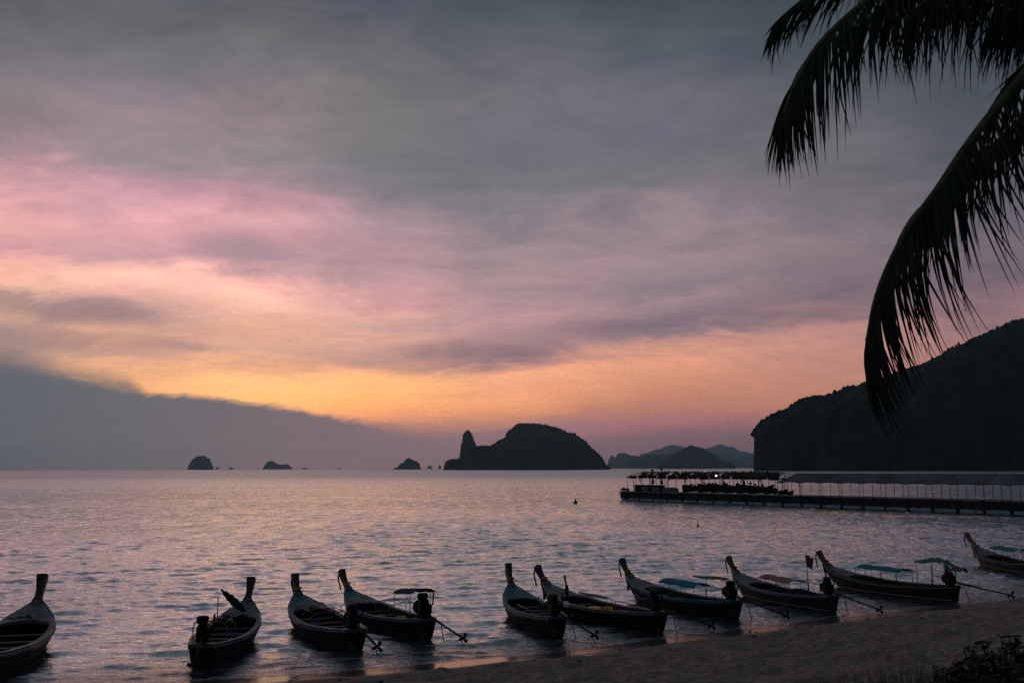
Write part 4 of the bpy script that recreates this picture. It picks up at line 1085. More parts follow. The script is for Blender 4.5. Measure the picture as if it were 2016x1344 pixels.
# mooring lines from the sterns, and two that run up to the beach
def rope(label, pts, r=.018, name='mooring_rope'):
    pts = [Vector(p) for p in pts]; path = []
    for a, b in zip(pts, pts[1:]):
        n = 8; L = (b - a).length
        for i in range(n): 
            t = i / n; path.append(a.lerp(b, t) + Vector((0, 0, -.05 * L * 4 * t * (1 - t))))
    path.append(pts[-1])
    o = MB().tube(path, r, 5).build(name, M_rope, None, True)
    tag(o, label, 'rope', 'mooring ropes'); return o
def L2W(key, x, y, z): return ENDS[key][0] @ Vector((x, y, z))
names = {2: 'the boat with the upright folded awning', 3: 'the turquoise-decked boat with gold garland', 4: 'the boat with the blue sunshade', 5: 'the boat with the straight dark prow', 6: 'the boat loaded with sacks', 7: 'the boat with the blue side stripe', 8: 'the boat with the faded red awning', 9: 'the boat with the torn green sunshade'}
for k in (4, 5, 6, 7, 8, 9):
    a = L2W(k, .05, -.35, .85)
    rope('rope hanging into the water from the stern of ' + names[k], [a, a + Vector((.28, -.1, -.12)), a + Vector((.45, -.25, -.95))], .022)
for k, px in ((3, (830, 1290)), (5, (1250, 1275)), (8, (1640, 1222)), (6, (1480, 1245))):
    a = L2W(k, -.9, -.1, .12); e = G(px[0], px[1], .06)
    rope('slack line in the shallows running ashore from ' + names[k], [a, (a + e) / 2 + Vector((0, 0, .0)), e], .012)

# bow lines with floats and loose buoys
def buoy(px, r, m, label, tall=0.0):
    p = G(*px, r * .3); rt = empty('buoy', (p.x, p.y, 0)); tag(rt, label, 'buoy')
    MB().lathe((0, 0, r * .35), [(0, -r), (r * .6, -r * .8), (r, -r * .1), (r * .9, r * .5), (r * .4, r * .95), (0, r)], 14).build('float', m, rt, True)
    if tall: MB().tube([(0, 0, r), (0.03, 0, r + tall)], r * .28, 8).build('marker_stick', m, rt, True)
    MB().lathe((0, 0, r * .35), [(r * 1.0, -.04), (r * 1.05, 0), (r * 1.0, .04)], 14).build('band', M_black, rt, True)
buoy((1257, 1174), .22, mat('yellow orange float', (.85, .42, .03), .4, .1), 'bright yellow orange mooring float under the bow of the boat with the blue stripe')
buoy((1133, 989), .42, M_black, 'dark buoy with a short stick out in the bay left of the pier', .55)
buoy((1374, 1035), .14, M_black, 'small dark marker with a thin stick below the end of the pier', .6)
buoy((1553, 1117), .20, cloth('faded pink float', (.4, .2, .2)), 'faded pinkish float bobbing off the brown boats') if False else None
# ------------------------------------------------------------------ floating pier
def project(v):
    q = cam_m.to_3x3().transposed() @ (Vector(v) - Vector((0, 0, CAM_Z)))
    return 1008 + FPX * q.x / -q.z, 672 - FPX * q.y / -q.z
PA = G(1222, 983.5, 0); PB = G(2016, 1012, 0)
pdir = (PB - PA).normalized(); pin_ = Vector((-pdir.y, pdir.x, 0))
if pin_.y < 0: pin_ = -pin_
pang = atan2(pdir.y, pdir.x)
def t_at(px, y=0.0, z=1.8):
    lo, hi = -5.0, 260.0
    for _ in range(50):
        m = (lo + hi) / 2
        v = PA + pdir * m + pin_ * y + Vector((0, 0, z))
        if v.y < 5: hi = m; continue
        if project(v)[0] < px: lo = m
        else: hi = m
    return lo
pier = empty('floating_pier', PA, pang)
tag(pier, 'long floating pier with a grey awning running off the right edge', 'pier')
M_conc = mat('weathered concrete', (0.11, 0.105, 0.10), 0.85, 0.35, 0.6, 0.2, bump=0.02)
M_edge = mat('pale deck edge', (0.30, 0.29, 0.28), 0.8, 0.2, 0.8, 0.2)
M_weed = mat('dark weed and tyre fenders', (0.030, 0.032, 0.030), 0.9, 0.5, 1.5, 0.2, bump=0.03)
M_float = mat('pale blue grey float', (0.27, 0.35, 0.37), 0.6, 0.3, 0.7, 0.3)
M_awn = mat('grey awning sheet', (0.15, 0.145, 0.16), 0.8, 0.25, 0.35, 0.2, bump=0.01, color2=(0.115, 0.11, 0.12))
M_awn2 = mat('brownish awning sheet', (0.135, 0.128, 0.135), 0.8, 0.25, 0.35, 0.2, bump=0.01)
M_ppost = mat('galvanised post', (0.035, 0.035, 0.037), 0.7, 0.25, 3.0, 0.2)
M_dark = mat('dark stained timber', (0.028, 0.024, 0.022), 0.8, 0.4, 1.0, 0.2)
DK = 1.92; WID = 4.6
post_t = [t_at(p) for p in (1578, 1615, 1654, 1696, 1738, 1781, 1829, 1879, 1932, 1991)]
sp_ = (post_t[-1] - post_t[0]) / (len(post_t) - 1)
print('post spacing', round(sp_, 2), [round(b - a, 1) for a, b in zip(post_t, post_t[1:])])
T0 = post_t[0]; nb_left = int((T0 + .5) / sp_) + 1
bays = [T0 + sp_ * k for k in range(-nb_left, 26)]
bays = [max(b, 0) for b in bays if b > -sp_]
rs = random.Random(5)
def rough_wall(x0, x1, z0, z1, y, seed):
    V = []; F = []; nx_, nz_ = 18, 6
    for i in range(nx_ + 1):
        for j in range(nz_ + 1):
            x = x0 + (x1 - x0) * i / nx_; z = z0 + (z1 - z0) * j / nz_
            d = .16 * mnoise.noise(Vector((x * 1.7, z * 2.6, seed))) + .10 * mnoise.noise(Vector((x * 4, z * 5, seed + 5)))
            V.append((x, y - .10 - d, z + .08 * mnoise.noise(Vector((x * 2.2, z, 9 + seed)))))
    for i in range(nx_):
        for j in range(nz_):
            a = i * (nz_ + 1) + j; F.append((a, a + nz_ + 1, a + nz_ + 2, a + 1))
    return MB().add(V, F)
for k, (a, b) in enumerate(zip(bays, bays[1:])):
    if b - a < .6: continue
    fl = MB(); g = .14
    V = [(a + g, -.16, -.5), (b - g, -.16, -.5), (b - g - .25, -.10, .46 + rs.uniform(-.03, .05)), (a + g + .25, -.10, .46 + rs.uniform(-.03, .05)),
         (a + g, WID + .16, -.5), (b - g, WID + .16, -.5), (b - g - .25, WID + .1, .46), (a + g + .25, WID + .1, .46)]
    fl.add(V, [(0, 1, 2, 3), (5, 4, 7, 6), (4, 0, 3, 7), (1, 5, 6, 2), (3, 2, 6, 7)])
    fl.build('float', M_float, pier, bevel=.05)
    MB().box(a + .02, b - .02, 0, WID, .46, DK - .16).build('pontoon', M_conc, pier)
    rough_wall(a + .04, b - .04, .44, DK - .18, 0, k * 3.1).build('fender_wall', M_weed, pier, True)
    MB().box(a + .01, b - .01, -.22, WID + .22, DK - .155 + rs.uniform(-.01, .01), DK).build('deck_slab', M_conc, pier)
    MB().box(a + .03, b - .03, -.30, -.225, DK - .10, DK + .03).build('edge_beam', M_edge, pier)
    MB().box(a - .07, a + .07, -.40, -.31, .95, DK + .06).build('guide_pile', M_ppost, pier)
# posts of the awning: three rows
EV = 4.45; RG = 6.0
ends_ = [T0 + sp_ * k for k in range(-1, 25)]
for k in range(-1, 25):
    x = T0 + sp_ * k
    for y, dx in ((.15, 0.0), (WID - .15, 0.55), (WID / 2 + .4, .05)):
        zt = EV - .05 if y != WID / 2 + .4 else EV + .9
        if k < 14 or y < 1: MB().tube([(x + dx, y, DK), (x + dx + rs.uniform(-.05, .05), y, zt)], .045, 6).build('awning_post', M_ppost, pier)
MB().tube([(ends_[0] - .6, .15, EV - .08), (ends_[-1], .15, EV - .08)], .045, 6).build('eave_rail', M_ppost, pier)
MB().tube([(ends_[0] - .6, WID - .15, EV - .08), (ends_[-1], WID - .15, EV - .08)], .045, 6).build('eave_rail', M_ppost, pier)
MB().tube([(ends_[0] + 1.2, WID / 2, RG - .08), (ends_[-1], WID / 2, RG - .08)], .05, 6).build('ridge_rail', M_ppost, pier)
# awning panels: one sheet per half bay, sagging between posts, lapped at the seams
half = sp_ / 2
x = ends_[0] - 0.9; k = 0
while x < ends_[-1]:
    x2 = x + half * rs.uniform(.85, 1.15); V = []; F = []; n = 8; m_ = 8
    for s_ in (1, -1):
        k0 = len(V)
        for i in range(n + 1):
            for j in range(m_ + 1):
                u = i / n; v = j / m_; xx = x + (x2 + .06 - x) * u
                ph = ((xx - ends_[0]) / sp_) % 1.0
                sag = .20 * (1 - abs(2 * ph - 1) ** 1.5) if False else .17 * sin(pi * ph) ** 1.2
                zz = RG + (EV - RG) * v; hip = max(0, 1.0 - (xx - (ends_[0] - .9)) / 2.3)
                zz = min(zz, EV + (RG - EV) * (1 - hip)) if hip > 0 else zz
                yy = WID / 2 - s_ * (WID / 2 + .55) * v
                dz = -.10 * v + sag * (v ** 4) * 1.0 - .05 * sin(pi * v) - .05 * sin(pi * u) * .6 + .03 * mnoise.noise(Vector((xx, v * 3, 2)))
                V.append((xx, yy, zz + dz + (.02 if k % 2 else 0)))
            if False: pass
        for i in range(n):
            for j in range(m_):
                a = k0 + i * (m_ + 1) + j; f = (a, a + 1, a + m_ + 2, a + m_ + 1); F.append(f if s_ > 0 else f[::-1])
    # hem hanging at both eaves
    for s_ in (0, 1):
        e_ = [s_ * (n + 1) * (m_ + 1) + i * (m_ + 1) + m_ for i in range(n + 1)]; k0 = len(V)
        V += [(V[q][0], V[q][1], V[q][2] - .16) for q in e_]
        for i in range(n): F.append((e_[i], e_[i + 1], k0 + i + 1, k0 + i))
    o = pymesh('awning_sheet', V, F, M_awn if k % 5 not in (2, 4) else M_awn2, pier, True)
    sd_ = o.modifiers.new('thick', 'SOLIDIFY'); sd_.thickness = .02
    x = x2; k += 1

# ---- open pavilion at the pier head
pav = empty('pier_pavilion', PA, pang)
tag(pav, 'dark open sided pavilion with a tattered roof on the far end of the pier', 'pavilion')
X0 = t_at(1233, 0, 5); X1 = t_at(1546, 0, 5); PW = WID
EZ, RZ = 5.0, 6.15
fr_ = MB()
for y in (.05, PW - .05): fr_.box(X0, X1, y - .07, y + .07, EZ - .12, EZ + .06)
fr_.build('eave_beam', M_dark, pav)
for _k in range(14):
    _a = X0 + 1.0 + (X1 - X0 - 2) * _k / 14; _b = _a + (X1 - X0 - 2) / 14 * rs.uniform(.8, 1.0)
    MB().box(_a, _b, -.04, -.02, EZ - .22 - rs.uniform(0, .15), EZ + .30 + rs.uniform(0, .2)).build('valance', M_dark, pav)
MB().box(X0 + 3.2, X1 - 3.0, PW / 2 - .09, PW / 2 + .09, RZ - .12, RZ + .05).build('ridge_beam', M_dark, pav)
n = 17
for i in range(n + 1):
    x = X0 + .15 + (X1 - X0 - .3) * i / n
    for y in (.05, PW - .05, PW * .5):
        if y == PW * .5 and i % 2: continue
        xx = x + rs.uniform(-.6, .6)
        MB().tube([(xx, y, DK), (xx + rs.uniform(-.05, .05), y, EZ - .1)], rs.choice((.045, .05, .06)), 6).build('pavilion_post', M_dark, pav)
for i in range(25):                                       # rafters, bowed
    x = X0 + 1.0 + (X1 - X0 - 2.0) * i / 24; k = min(1, (x - X0) / 3.2, (X1 - x) / 3.0); rz = EZ + (RZ - EZ) * k
    for s in (0, 1):
        y0 = .05 if s == 0 else PW - .05
        MB().tube([(x + (.0 if k > .99 else (-.4 if x < X0 + 5 else .4)), y0, EZ), (x, (y0 + PW / 2) / 2, (EZ + rz) / 2 + .18), (x, PW / 2, rz)], .045, 5).build('rafter', M_dark, pav)
for (xa, xb) in ((X0, X0 + 3.2), (X1, X1 - 3.0)):
    for y in (.05, PW - .05):
        MB().tube([(xa, y, EZ), (xa + (xb - xa) * .4, (y + PW / 2) / 2, EZ + .75), (xb, PW / 2, RZ)], .07, 6).build('hip_rafter', M_dark, pav)
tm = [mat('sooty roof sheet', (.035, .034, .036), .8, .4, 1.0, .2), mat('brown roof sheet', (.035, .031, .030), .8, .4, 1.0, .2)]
for i in range(34):                                       # torn roof sheets, gaps between
    xa = X0 + 1.2 + (X1 - X0 - 3.6) * i / 34; w_ = rs.uniform(1.0, 2.1)
    if i in (1, 3, 5): w_ *= .4
    s = 1 if rs.random() < .80 else -1
    va, vb = sorted((rs.uniform(0, .12), rs.uniform(.72, 1.0))); V = []; F = []
    k_ = min(1, (xa - X0) / 3.2, (X1 - xa - w_) / 3.0)
    for a in range(5):
        for b in range(5):
            u = a / 4; v = va + (vb - va) * b / 4
            y = PW / 2 - s * (PW / 2 + .1) * v; z = EZ + (RZ - EZ) * max(k_, .2) * (1 - v) + .04 * sin(pi * v) + .08 * mnoise.noise(Vector((xa + u, v * 3, i)))
            V.append((xa + w_ * u + rs.uniform(-.08, .08), y, z + .06))
    for a in range(4):
        for b in range(4): q = a * 5 + b; F.append((q, q + 1, q + 6, q + 5))
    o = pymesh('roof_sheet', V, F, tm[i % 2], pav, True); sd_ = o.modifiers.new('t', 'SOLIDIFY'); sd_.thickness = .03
for i in range(26):                                       # bundles lashed along the ridge
    x = X0 + 9.0 + (X1 - X0 - 15) * i / 25 + rs.uniform(-.3, .3)
    mb = MB(); r_ = rs.uniform(.08, .20)
    mb.blob((x, PW / 2 + rs.uniform(-.4, .4), RZ + .12), (r_ * 1.5, r_, r_ * .8), i, .4, 1)
    mb.build('bundle', M_dark, pav)
# closed parasols and hung nets under and above the roof
for px, top in ((1313, 6.9), (1475, 5.4), (1295, 6.6)):
    x = t_at(px, PW / 2, 3)
    mb = MB(); mb.tube([(x, .8, DK), (x, .8, top - .2)], .06, 7); mb.lathe((x, .8, 0), [(.06, 3.4), (.30, 3.7), (.22, 4.4), (.10, 4.7)], 9)
    mb.lathe((x, .8, top), [(.05, -.55), (.30, -.1), (.42, .02), (.30, .10), (0, .12)], 10)
    o = mb.build('parasol', M_dark, None, True); o.location = PA; o.rotation_euler = (0, 0, pang)
    tag(o, {1313: 'closed dark parasol, tallest thing near the left part of the pavilion', 1475: 'closed dark parasol hung with nets under the right part of the pavilion roof', 1295: 'small dark parasol top just left of the tallest parasol'}[px], 'parasol', 'parasols in the pavilion')
def onpier(mb, name, m, label, cat, group=None, smooth=False):
    o = mb.build(name, m, None, smooth); o.location = PA; o.rotation_euler = (0, 0, pang); tag(o, label, cat, group); return o
# lamps that are lit
def lamp(px, z, y, col, e, r_, label):
    x = t_at(px, y, z)
    l = empty('lamp', PA + pdir * x + pin_ * y, pang); tag(l, label, 'lamp')
    MB().tube([(0, 0, z + r_), (0, 0, EZ)] if z < EZ else [(0, 0, EZ), (0, 0, z - r_)], .015, 5).build('lamp_rod', M_dark, l)
    m = bpy.data.materials.new('lit bulb'); m.use_nodes = True; t = NT(m.node_tree)
    em = t.n('ShaderNodeEmission'); em.inputs[0].default_value = (*col, 1); em.inputs[1].default_value = e
    oo_ = t.n('ShaderNodeOutputMaterial'); t.nt.links.new(em.outputs[0], oo_.inputs[0])
    MB().lathe((0, 0, z), [(0, -r_), (r_ * .8, -r_ * .6), (r_, 0), (r_ * .6, r_ * .8), (0, r_)], 10).build('bulb', m, l, True)
lamp(1410, 5.45, -.15, (.85, .92, 1.0), 2.6, .19, 'bright white lamp lit under the middle of the pavilion roof')
lamp(1388, 6.3, PW / 2 - .3, (1.0, .85, .7), .9, .10, 'tiny pale light above the pavilion ridge')
lamp(1340, 6.2, PW / 2 - .3, (1.0, .35, .10), .7, .12, 'small orange light on the left part of the pavilion roof')
# things standing on the head of the pier
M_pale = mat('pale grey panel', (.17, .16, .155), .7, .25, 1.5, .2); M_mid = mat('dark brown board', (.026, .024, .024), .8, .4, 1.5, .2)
def long_x(a, b): return t_at(a, 1, 2.2), t_at(b, 1, 2.2)
a, b = long_x(1251, 1303)
onpier(MB().box(a, b, .7, 1.9, DK, 3.25).box(a - .1, b + .1, .6, 2.0, 3.25, 3.37), 'kiosk_counter', M_mid, 'long dark counter at the left end of the pavilion', 'counter')
for i, (pa, pb) in enumerate(((1266, 1280), (1287, 1301), (1307, 1340))):
    a, b = long_x(pa, pb); V = [(a + (.3 if i == 2 else 0), .42, 2.05), (b - .1, .42, 2.05), (b, .42, 2.45), (b - (.8 if i == 2 else .1), .46, 2.95), (a + .5 * (i == 2), .46, 2.95), (a, .42, 2.5)]
    V2 = [(x, y + .12, z) for x, y, z in V]
    onpier(MB().add(V + V2, [(0, 1, 2, 3, 4, 5), (11, 10, 9, 8, 7, 6)] + [(q, 6 + q, 6 + (q + 1) % 6, (q + 1) % 6) for q in range(6)]), 'panel', M_pale,
           ['small pale panel leaning on the left end of the long dark counter', 'pale roundish panel between the small panel and the long one', 'long pale sloping panel right of the parasol foot'][i], 'panel')
rs2 = random.Random(33)
seats_lab = []
segs = [(1340, 1370, 3.55), (1370, 1396, 3.8), (1396, 1420, 3.85), (1420, 1446, 3.7), (1446, 1470, 3.8), (1470, 1500, 3.65), (1500, 1518, 3.5)]
labs = ['first dark boat shape from the left stacked behind the walkway', 'second dark stacked boat under the bright lamp', 'dark bulky stacked boat just right of the bright lamp', 'dark stacked boat in the middle of the right half of the pavilion', 'pale topped stacked boat left of the net hung parasol', 'dark stacked boat right of the net hung parasol', 'last dark stacked boat near the right end of the pavilion']
for i, (pa, pb, zt) in enumerate(segs):
    a, b = long_x(pa, pb); n_ = 12; V = []; F = []
    for q in range(n_ + 1):
        u = q / n_; hw = .85 * (sin(pi * min(1, max(0.02, u * .9 + .08))) ** .5); z0 = 2.0 + .25 * u * u; x = a - .4 + (b - a + .8) * u; zt_ = zt - .35 * u - .1 * rs2.random()
        V += [(x, 2.2 - hw, zt_), (x, 2.2 - hw * .7, z0), (x, 2.2 + hw * .7, z0), (x, 2.2 + hw, zt_)]
    for q in range(n_):
        for e in range(4): F.append((q * 4 + e, q * 4 + (e + 1) % 4, q * 4 + 4 + (e + 1) % 4, q * 4 + 4 + e))
    F.append((3, 2, 1, 0)); F.append(tuple(n_ * 4 + e for e in range(4)))
    mb = MB().add(V, F)
    for q in range(5): mb.blob((rs2.uniform(a, b), rs2.uniform(1.7, 2.6), zt - .1 + rs2.uniform(-.15, .25)), (rs2.uniform(.2, .5), .3, rs2.uniform(.12, .3)), q + i * 7, .4, 1)
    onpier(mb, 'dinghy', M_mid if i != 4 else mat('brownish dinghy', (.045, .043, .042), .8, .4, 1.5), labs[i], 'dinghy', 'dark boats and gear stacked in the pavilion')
for i, (px, r_, lab) in enumerate(((1229, .5, 'lumpy heap of net at the left tip of the pier'), (1238, .42, 'second lower heap of net next to the left tip of the pier'), (1528, .75, 'heap of crates and net left of where the grey awning begins'), (1541, .85, 'taller heap of rope under the start of the grey awning'), (1556, .55, 'low heap of gear trailing off under the grey awning'))):
    x = t_at(px, 1, 2.2); mb = MB()
    for q in range(6): mb.blob((x + rs2.uniform(-r_, r_), .8 + rs2.uniform(-.3, .6), DK + r_ * rs2.uniform(.3, 1.2)), (r_ * .7, r_ * .6, r_ * .5), q + i * 9, .5, 1)
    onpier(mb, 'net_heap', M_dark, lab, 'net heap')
a, b = long_x(1376, 1560)
onpier(MB().box(a, b, -.15, .55, DK + .06, DK + .14), 'walkway_plank', M_edge, 'pale plank walkway along the near edge of the pier head', 'walkway')
for i in range(9):
    x = X0 + 3 + (X1 - X0 - 5) * i / 8 + rs2.uniform(-.8, .8)
    mb = MB()
    for q in range(4): mb.blob((x + rs2.uniform(-.1, .1), rs2.uniform(.6, 1.6), EZ - .2 - q * .22), (rs2.uniform(.1, .22), .12, .16), q + i * 5, .5, 1)
    mb.build('hanging_net', M_dark, pav)

# ------------------------------------------------------------------ coconut palm
M_leaf = mat('coconut leaf', (0.022, 0.032, 0.012), 0.6, 0.4, 6.0, 0.25, color2=(0.014, 0.018, 0.009))
M_rach = mat('coconut leaf stalk', (0.09, 0.085, 0.035), 0.5, 0.3, 8.0, 0.4)
M_trunk = mat('palm trunk bark', (0.14, 0.115, 0.09), 0.9, 0.35, 6.0, 0.15, bump=0.02)
PX, PY = 5.6, 7.6
pg = gz(PX + .6, PY)
palm = empty('coconut_palm', (PX + .6, PY, pg))
tag(palm, 'tall coconut palm whose drooping fronds hang into the upper right corner', 'palm tree')
crown = Vector((5.25, 7.9, 11.6))
W0 = palm.location.copy()
mb = MB(); pts = []; rr_ = []
for i in range(19):
    t_ = i / 18; p = Vector((PX + .6, PY, pg - .3)).lerp(crown + Vector((.55, 0, -.3)), t_) + Vector((.35 * sin(pi * t_), 0, 0)); pts.append(p - W0); rr_.append((.19 - .06 * t_ + (.10 if i == 0 else 0)) * (1.05 if i % 2 else 1))
mb.tube(pts, rr_, 12); mb.build('trunk', M_trunk, palm, True)
crown = crown + Vector((.55, 0, 0))
mb = MB(); mb.lathe(crown - W0, [(.14, -.7), (.26, -.4), (.30, 0), (.18, .4), (0, .6)], 12); mb.build('crown_shaft', M_rach, palm, True)
for i in range(6):
    a = i * 1.1; c = crown - W0 + Vector((.36 * cos(a), .36 * sin(a), -.45 - .05 * (i % 2)))
    MB().blob(c, (.12, .12, .15), i, .05, 2).build('coconut', M_leaf, palm, True)
def bez(pts, t):
    n = len(pts) - 1; x = t * n; i = min(int(x), n - 1); f = x - i
    p0 = pts[max(i - 1, 0)]; p1 = pts[i]; p2 = pts[i + 1]; p3 = pts[min(i + 2, n)]
    return 0.5 * ((2 * p1) + (-p0 + p2) * f + (2 * p0 - 5 * p1 + 4 * p2 - p3) * f * f + (-p0 + 3 * p1 - 3 * p2 + p3) * f ** 3)
def leaflet(base, d0, L, w_, wind, rs, droop):
    V = []; F = []; n = 7; p = base.copy(); d = d0.normalized(); seg = L / n
    kink = rs.randint(2, 5) if rs.random() < .35 else 99
    for i in range(n + 1):
        t = i / n
        wd = w_ * (.5 + 2.0 * t if t < .22 else .94 * (1 - ((t - .22) / .78)) ** .85 + .05)
        side = d.cross(Vector((rs_c.x, rs_c.y, .3))).normalized()
        nrm = side.cross(d).normalized()
        V += [p + side * wd, p - nrm * wd * .35, p - side * wd]
        d = (d + Vector((wind[0], wind[1], -droop * (1.15 - .2 * t))) * (1.0 / n) * 2.2).normalized()
        if i == kink: d = (d + Vector((rs.uniform(-.35, .35), rs.uniform(-.3, .3), -.2))).normalized()
        p = p + d * seg
    for i in range(n):
        a = i * 3; F += [(a, a + 1, a + 4, a + 3), (a + 1, a + 2, a + 5, a + 4)]
    return V, F
rs_c = Vector((.3, 1, 0))
NLEAF = 0
def frond(name_lab, pts, n, Lmax, wind, seed, t0=0.12, single=True, droop=.9, w_=.021, lprof=None, spread=.75, fwd=.55, budget=0, droop_jit=.25):
    global NLEAF
    rs = random.Random(seed); world = [Vector(p) for p in pts]; org = world[0]
    fr = empty('frond', org - W0); fr.parent = palm
    if name_lab: fr['label'] = name_lab
    path = [bez(world, i / 30) - org for i in range(31)]
    MB().tube(path, [.038 * (1 - .82 * (i / 30)) + .004 for i in range(31)], 6).build('midrib', M_rach, fr, True)
    rest = MB(); made = 0
    for k in range(n):
        t = t0 + (1 - t0) * (k + rs.uniform(-.2, .2)) / n
        t = min(max(t, 0), 1)
        c = bez(world, t); tg = (bez(world, min(1, t + .02)) - bez(world, max(0, t - .02))).normalized()
        sd = tg.cross(Vector((0, 0, 1))).normalized()
        if sd.length < .1: sd = Vector((0, 1, 0))
        Lk = Lmax * ((lprof(t) if lprof else min(1, .55 + 2.2 * (t - t0)) * (1 - .55 * max(0, (t - .5) / .5) ** 1.6))) * rs.uniform(.82, 1.06)
        if rs.random() < .08: Lk *= rs.uniform(.3, .7)
        gap = rs.random() < .05
        for s in (-1, 1):
            if gap and s > 0: continue
            d0 = (sd * s * spread * (1 - .5 * t) + tg * (fwd + .9 * t * t) + Vector((0, 0, rs.uniform(-.15, .12)))).normalized()
            cl = mnoise.noise(Vector((t * 14 + seed * 5, s * 3.0, seed))); cl2 = mnoise.noise(Vector((t * 30 + seed * 9, s * 5.0, seed)))
            wv = (wind[0] + .55 * cl + .3 * cl2, wind[1] + .3 * cl2)
            V, F = leaflet(c - org, d0, Lk * (1.0 if s > 0 else .95) * (1 + .25 * cl2), w_ * rs.uniform(.75, 1.2), wv, rs, droop * rs.uniform(1 - droop_jit, 1 + droop_jit))
            if single and budget > 0 and made < budget:
                pymesh('leaflet', V, F, M_leaf, fr, True); made += 1; NLEAF += 1
            else: rest.add(V, F)
    if rest.v:
        o = rest.build('leaflets', M_leaf, fr, True); o['kind'] = 'stuff'
    return fr
def P3(l): return [D(*q) for q in l]
cr = crown
frond('arching frond whose tip hangs down on the left', [cr] + P3([(2120, -190, 8.2), (1960, -165, 8.0), (1830, -90, 7.8), (1705, 2, 7.5), (1618, 82, 7.3), (1574, 150, 7.2), (1552, 200, 7.15), (1543, 226, 7.1)]), 118, 1.12, (.08, .0), 1, .08, True, 1.15, .0125,
      lambda t: (1.0 if t < .62 else 1.0 - .66 * ((t - .62) / .38) ** .8), .62, .35, 140, .5)
frond('short frond pointing left at the top edge of the picture', [cr] + P3([(2080, -250, 8.9), (1900, -190, 8.8), (1760, -95, 8.7), (1650, -40, 8.6), (1582, 0, 8.5), (1540, 34, 8.5)]), 95, .85, (-.08, .0), 2, .12, True, .60, .013, lambda t: (1.0 if t < .6 else 1.0 - .45 * ((t - .6) / .4)), .6, .8, 40)
frond('long frond hanging down the right side in front of the headland', [cr] + P3([(2150, 10, 7.4), (2040, 120, 7.1), (1965, 208, 7.0), (1900, 292, 6.95), (1846, 372, 6.9), (1788, 450, 6.9), (1744, 535, 6.9), (1722, 596, 6.9), (1712, 644, 6.9), (1706, 672, 6.9)]), 118, 1.20, (.42, .0), 3, .08, True, .85, .0120,
      lambda t: (1.0 if t < .5 else 1.0 - .45 * ((t - .5) / .5) ** .9), .60, .50, 120, .45)
frond(None, [cr] + P3([(2160, 20, 9.0), (2080, 80, 9.2), (2020, 125, 9.3), (1975, 175, 9.3)]), 40, .60, (-.15, .0), 4, .1, False, .35, .010, None, .5, 1.1)
frond(None, [cr] + P3([(2140, -220, 8.6), (2040, -180, 8.9), (1930, -130, 9.3), (1830, -80, 9.6), (1760, -20, 9.8)]), 70, 1.20, (.05, 0), 5, .1, False, 1.0, .012, None, .6, .4, 0, .5)
frond(None, [cr] + P3([(2160, -160, 8.3), (2080, -150, 8.7), (2010, -110, 9.0), (1940, -70, 9.2), (1880, -10, 9.3)]), 70, 1.15, (.05, 0), 6, .1, False, 1.0, .012, None, .6, .4, 0, .5)
frond(None, [cr] + P3([(2170, -120, 8.0), (2110, -80, 8.2), (2050, -50, 8.3), (1990, -10, 8.4)]), 60, 1.2, (.0, 0), 7, .1, False, 1.1, .016, None, .6, .3, 0, .5)
frond(None, [cr] + P3([(2180, 40, 7.8), (2060, 185, 7.6), (1960, 285, 7.5), (1870, 362, 7.45), (1808, 415, 7.4), (1778, 455, 7.4)]), 90, .80, (.12, .0), 8, .1, False, .9, .012, None, .6, .5, 0, .5)
frond(None, [cr] + P3([(2080, -200, 8.0), (1950, -130, 8.0), (1840, -70, 8.0), (1740, 10, 8.0), (1690, 60, 8.0)]), 70, 1.05, (.05, .0), 10, .1, False, 1.1, .012, None, .6, .4, 0, .5)
frond(None, [cr] + P3([(2150, -90, 7.6), (2050, -75, 7.4), (1940, -50, 7.3), (1850, -15, 7.2), (1800, 20, 7.2)]), 80, 1.0, (.06, .0), 12, .1, False, 1.1, .012, None, .6, .4, 0, .5)
frond(None, [cr] + P3([(2190, -60, 8.3), (2110, -30, 8.3), (2030, 0, 8.3), (1960, 40, 8.3)]), 70, .95, (.0, .0), 13, .1, False, 1.0, .012, None, .6, .5, 0, .5)
for i, a in enumerate((0.2, -0.5, -1.2, -1.9, -2.6, 2.6, 1.0)):        # the rest of the crown, outside the picture
    dv = Vector((cos(a), sin(a), 0)); 
    if dv.x < -0.3 and dv.y > -.3: continue
    frond(None, [cr, cr + dv * 1.0 + Vector((0, 0, .7)), cr + dv * 2.2 + Vector((0, 0, .8)), cr + dv * 3.3 + Vector((0, 0, .2)), cr + dv * 4.0 + Vector((0, 0, -.9))], 55, 1.0, (0, 0), 20 + i, .1, False, 1.0, .022)
print('leaflets', NLEAF)

# ------------------------------------------------------------------ shore plants at the camera's feet
M_bush = mat('sea lettuce leaf', (0.034, 0.064, 0.018), 0.65, 0.3, 4.0, 0.2, color2=(0.02, 0.028, 0.012))
M_grass = mat('beach grass', (0.07, 0.09, 0.03), 0.7, 0.3, 4.0, 0.3)
M_twig = mat('shrub twig', (0.09, 0.07, 0.05), 0.8, 0.3, 8.0)
def leaf_mesh():
    V = []; F = []; n = 5
    for i in range(n + 1):
        t = i / n; w_ = .50 * sin(pi * (t * .86 + .07)) ** .8 * (0.6 + .7 * t); 
        for s in (-1, 0, 1): V.append((t, s * w_ * .55, -.25 * t * t + abs(s) * .06))
    for i in range(n):
        a = i * 3; F += [(a, a + 1, a + 4, a + 3), (a + 1, a + 2, a + 5, a + 4)]
    me = bpy.data.meshes.new('leaf'); me.from_pydata(V, [], F); me.update(); me.polygons.foreach_set('use_smooth', [True] * len(F)); me.materials.append(M_bush)
    return me, V, F
LME, LV, LF = leaf_mesh()
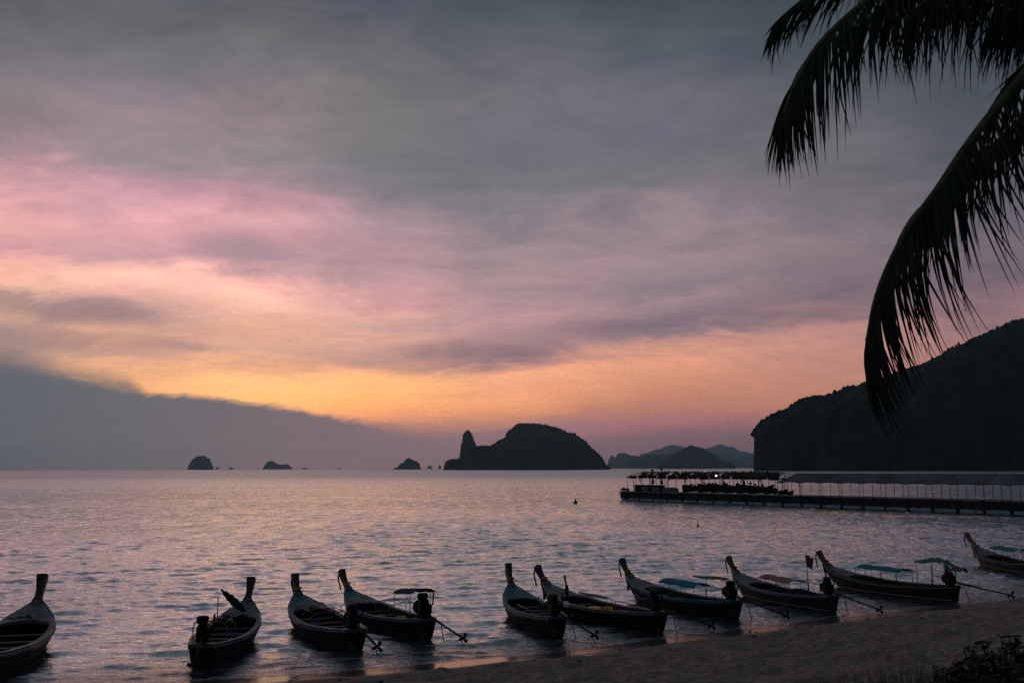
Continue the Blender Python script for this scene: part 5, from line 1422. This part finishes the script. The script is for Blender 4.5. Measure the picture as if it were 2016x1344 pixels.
def shrub(loc, h, spread, nstem, label, seed, indiv=60):
    rs = random.Random(seed); root = empty('beach_shrub', loc); tag(root, label, 'shrub')
    stems = MB(); rest = MB(); made = 0
    for k in range(nstem):
        a = rs.uniform(0, 2 * pi); q = rs.random() ** .6; tip = Vector((cos(a) * spread * q, sin(a) * spread * q * .8, h * (1 - .22 * q * q) * rs.uniform(.78, 1.05)))
        mid = tip * .5 + Vector((0, 0, h * .08)); path = [Vector((cos(a) * .08, sin(a) * .08, -.1)), mid, tip]
        stems.tube(path, [.018, .012, .006], 5)
        for j in range(18):
            t = .30 + .70 * (j / 17); p = path[0].lerp(mid, t * 2) if t < .5 else mid.lerp(tip, t * 2 - 1)
            b = rs.uniform(0, 2 * pi); L = rs.uniform(.08, .15) * (1.0 if j < 14 else .8)
            M = Matrix.Translation(p) @ Matrix.Rotation(b, 4, 'Z') @ Matrix.Rotation(-rs.uniform(-.2, 1.0), 4, 'Y') @ Matrix.Rotation(rs.uniform(-.5, .5), 4, 'X') @ Matrix.Scale(L, 4)
            if j >= 12 and made < indiv and p.z > h * .45:
                o = bpy.data.objects.new('leaf', LME); link(o, root); o.matrix_local = M; made += 1
            else: rest.add([M @ Vector(v) for v in LV], LF)
    stems.build('stem', M_twig, root); o = rest.build('foliage', M_bush, root, True); o['kind'] = 'stuff'
    return root
def put(px, py, y):    # stand a plant so that its top shows at this pixel
    p = D(px, py, y); g = gz(p.x, p.y); return Vector((p.x, p.y, g)), p.z - g
for i, (px, py, y, sp, ns, lab) in enumerate(((1990, 1262, 8.6, .66, 64, 'tallest leafy shrub in the lower right corner'), (1945, 1272, 9.2, .42, 40, 'leafy shrub just left of the tallest one'), (1900, 1298, 8.8, .40, 40, 'rounded leafy shrub of middle height left of the taller pair'), (2040, 1270, 8.2, .60, 50, 'leafy shrub at the very right edge beside the tallest one'), (1850, 1326, 8.4, .36, 30, 'low leafy shrub at the left end of the shrubs, rising out of the grass'))):
    p, h = put(px, py, y); shrub(p, h, sp, ns, lab, 50 + i, 55)
rs = random.Random(77); mb = MB()
for k in range(1300):
    px = rs.uniform(1560, 2060); y = rs.uniform(8.0, 9.6); base = D(px, 1400, y); x = base.x
    g = gz(x, y); zt = D(px, 1344, y).z
    tallf = rs.uniform(-.06, .14) + (.12 if 1760 < px < 1815 and rs.random() < .3 else 0) - max(0, (1720 - px) / 120) * .12
    h = max(.12, zt - g + tallf); b = rs.uniform(-.20, .20); c = rs.uniform(-.15, .15); w_ = rs.uniform(.006, .012); V = []
    for i in range(5):
        t = i / 4; V += [(x + b * t * t - w_ * (1 - t), y + c * t * t, g - .05 + (h + .05) * t), (x + b * t * t + w_ * (1 - t) + .001, y + c * t * t, g - .05 + (h + .05) * t)]
    mb.add(V, [(i * 2, i * 2 + 1, i * 2 + 3, i * 2 + 2) for i in range(4)])
o = mb.build('grass', M_grass); tag(o, 'tufts of beach grass along the bottom right of the picture', kind='stuff')

# ------------------------------------------------------------------ small litter at the tide line
rs = random.Random(91); mb = MB()
for k in range(90):
    x = rs.uniform(-14, 32); t_ = rs.gauss(2.6, .5) if rs.random() < .6 else rs.uniform(3, 14)
    y = float(smoothshore(np.array([x]))[0]) - t_; z = gz(x, y) + .03; r_ = rs.uniform(.015, .06)
    mb.blob((x, y, z), (r_ * 1.5, r_, r_ * .5), k, .4, 1)
o = mb.build('tide_wrack', M_weed); tag(o, 'bits of weed and shell scattered on the sand', kind='stuff')
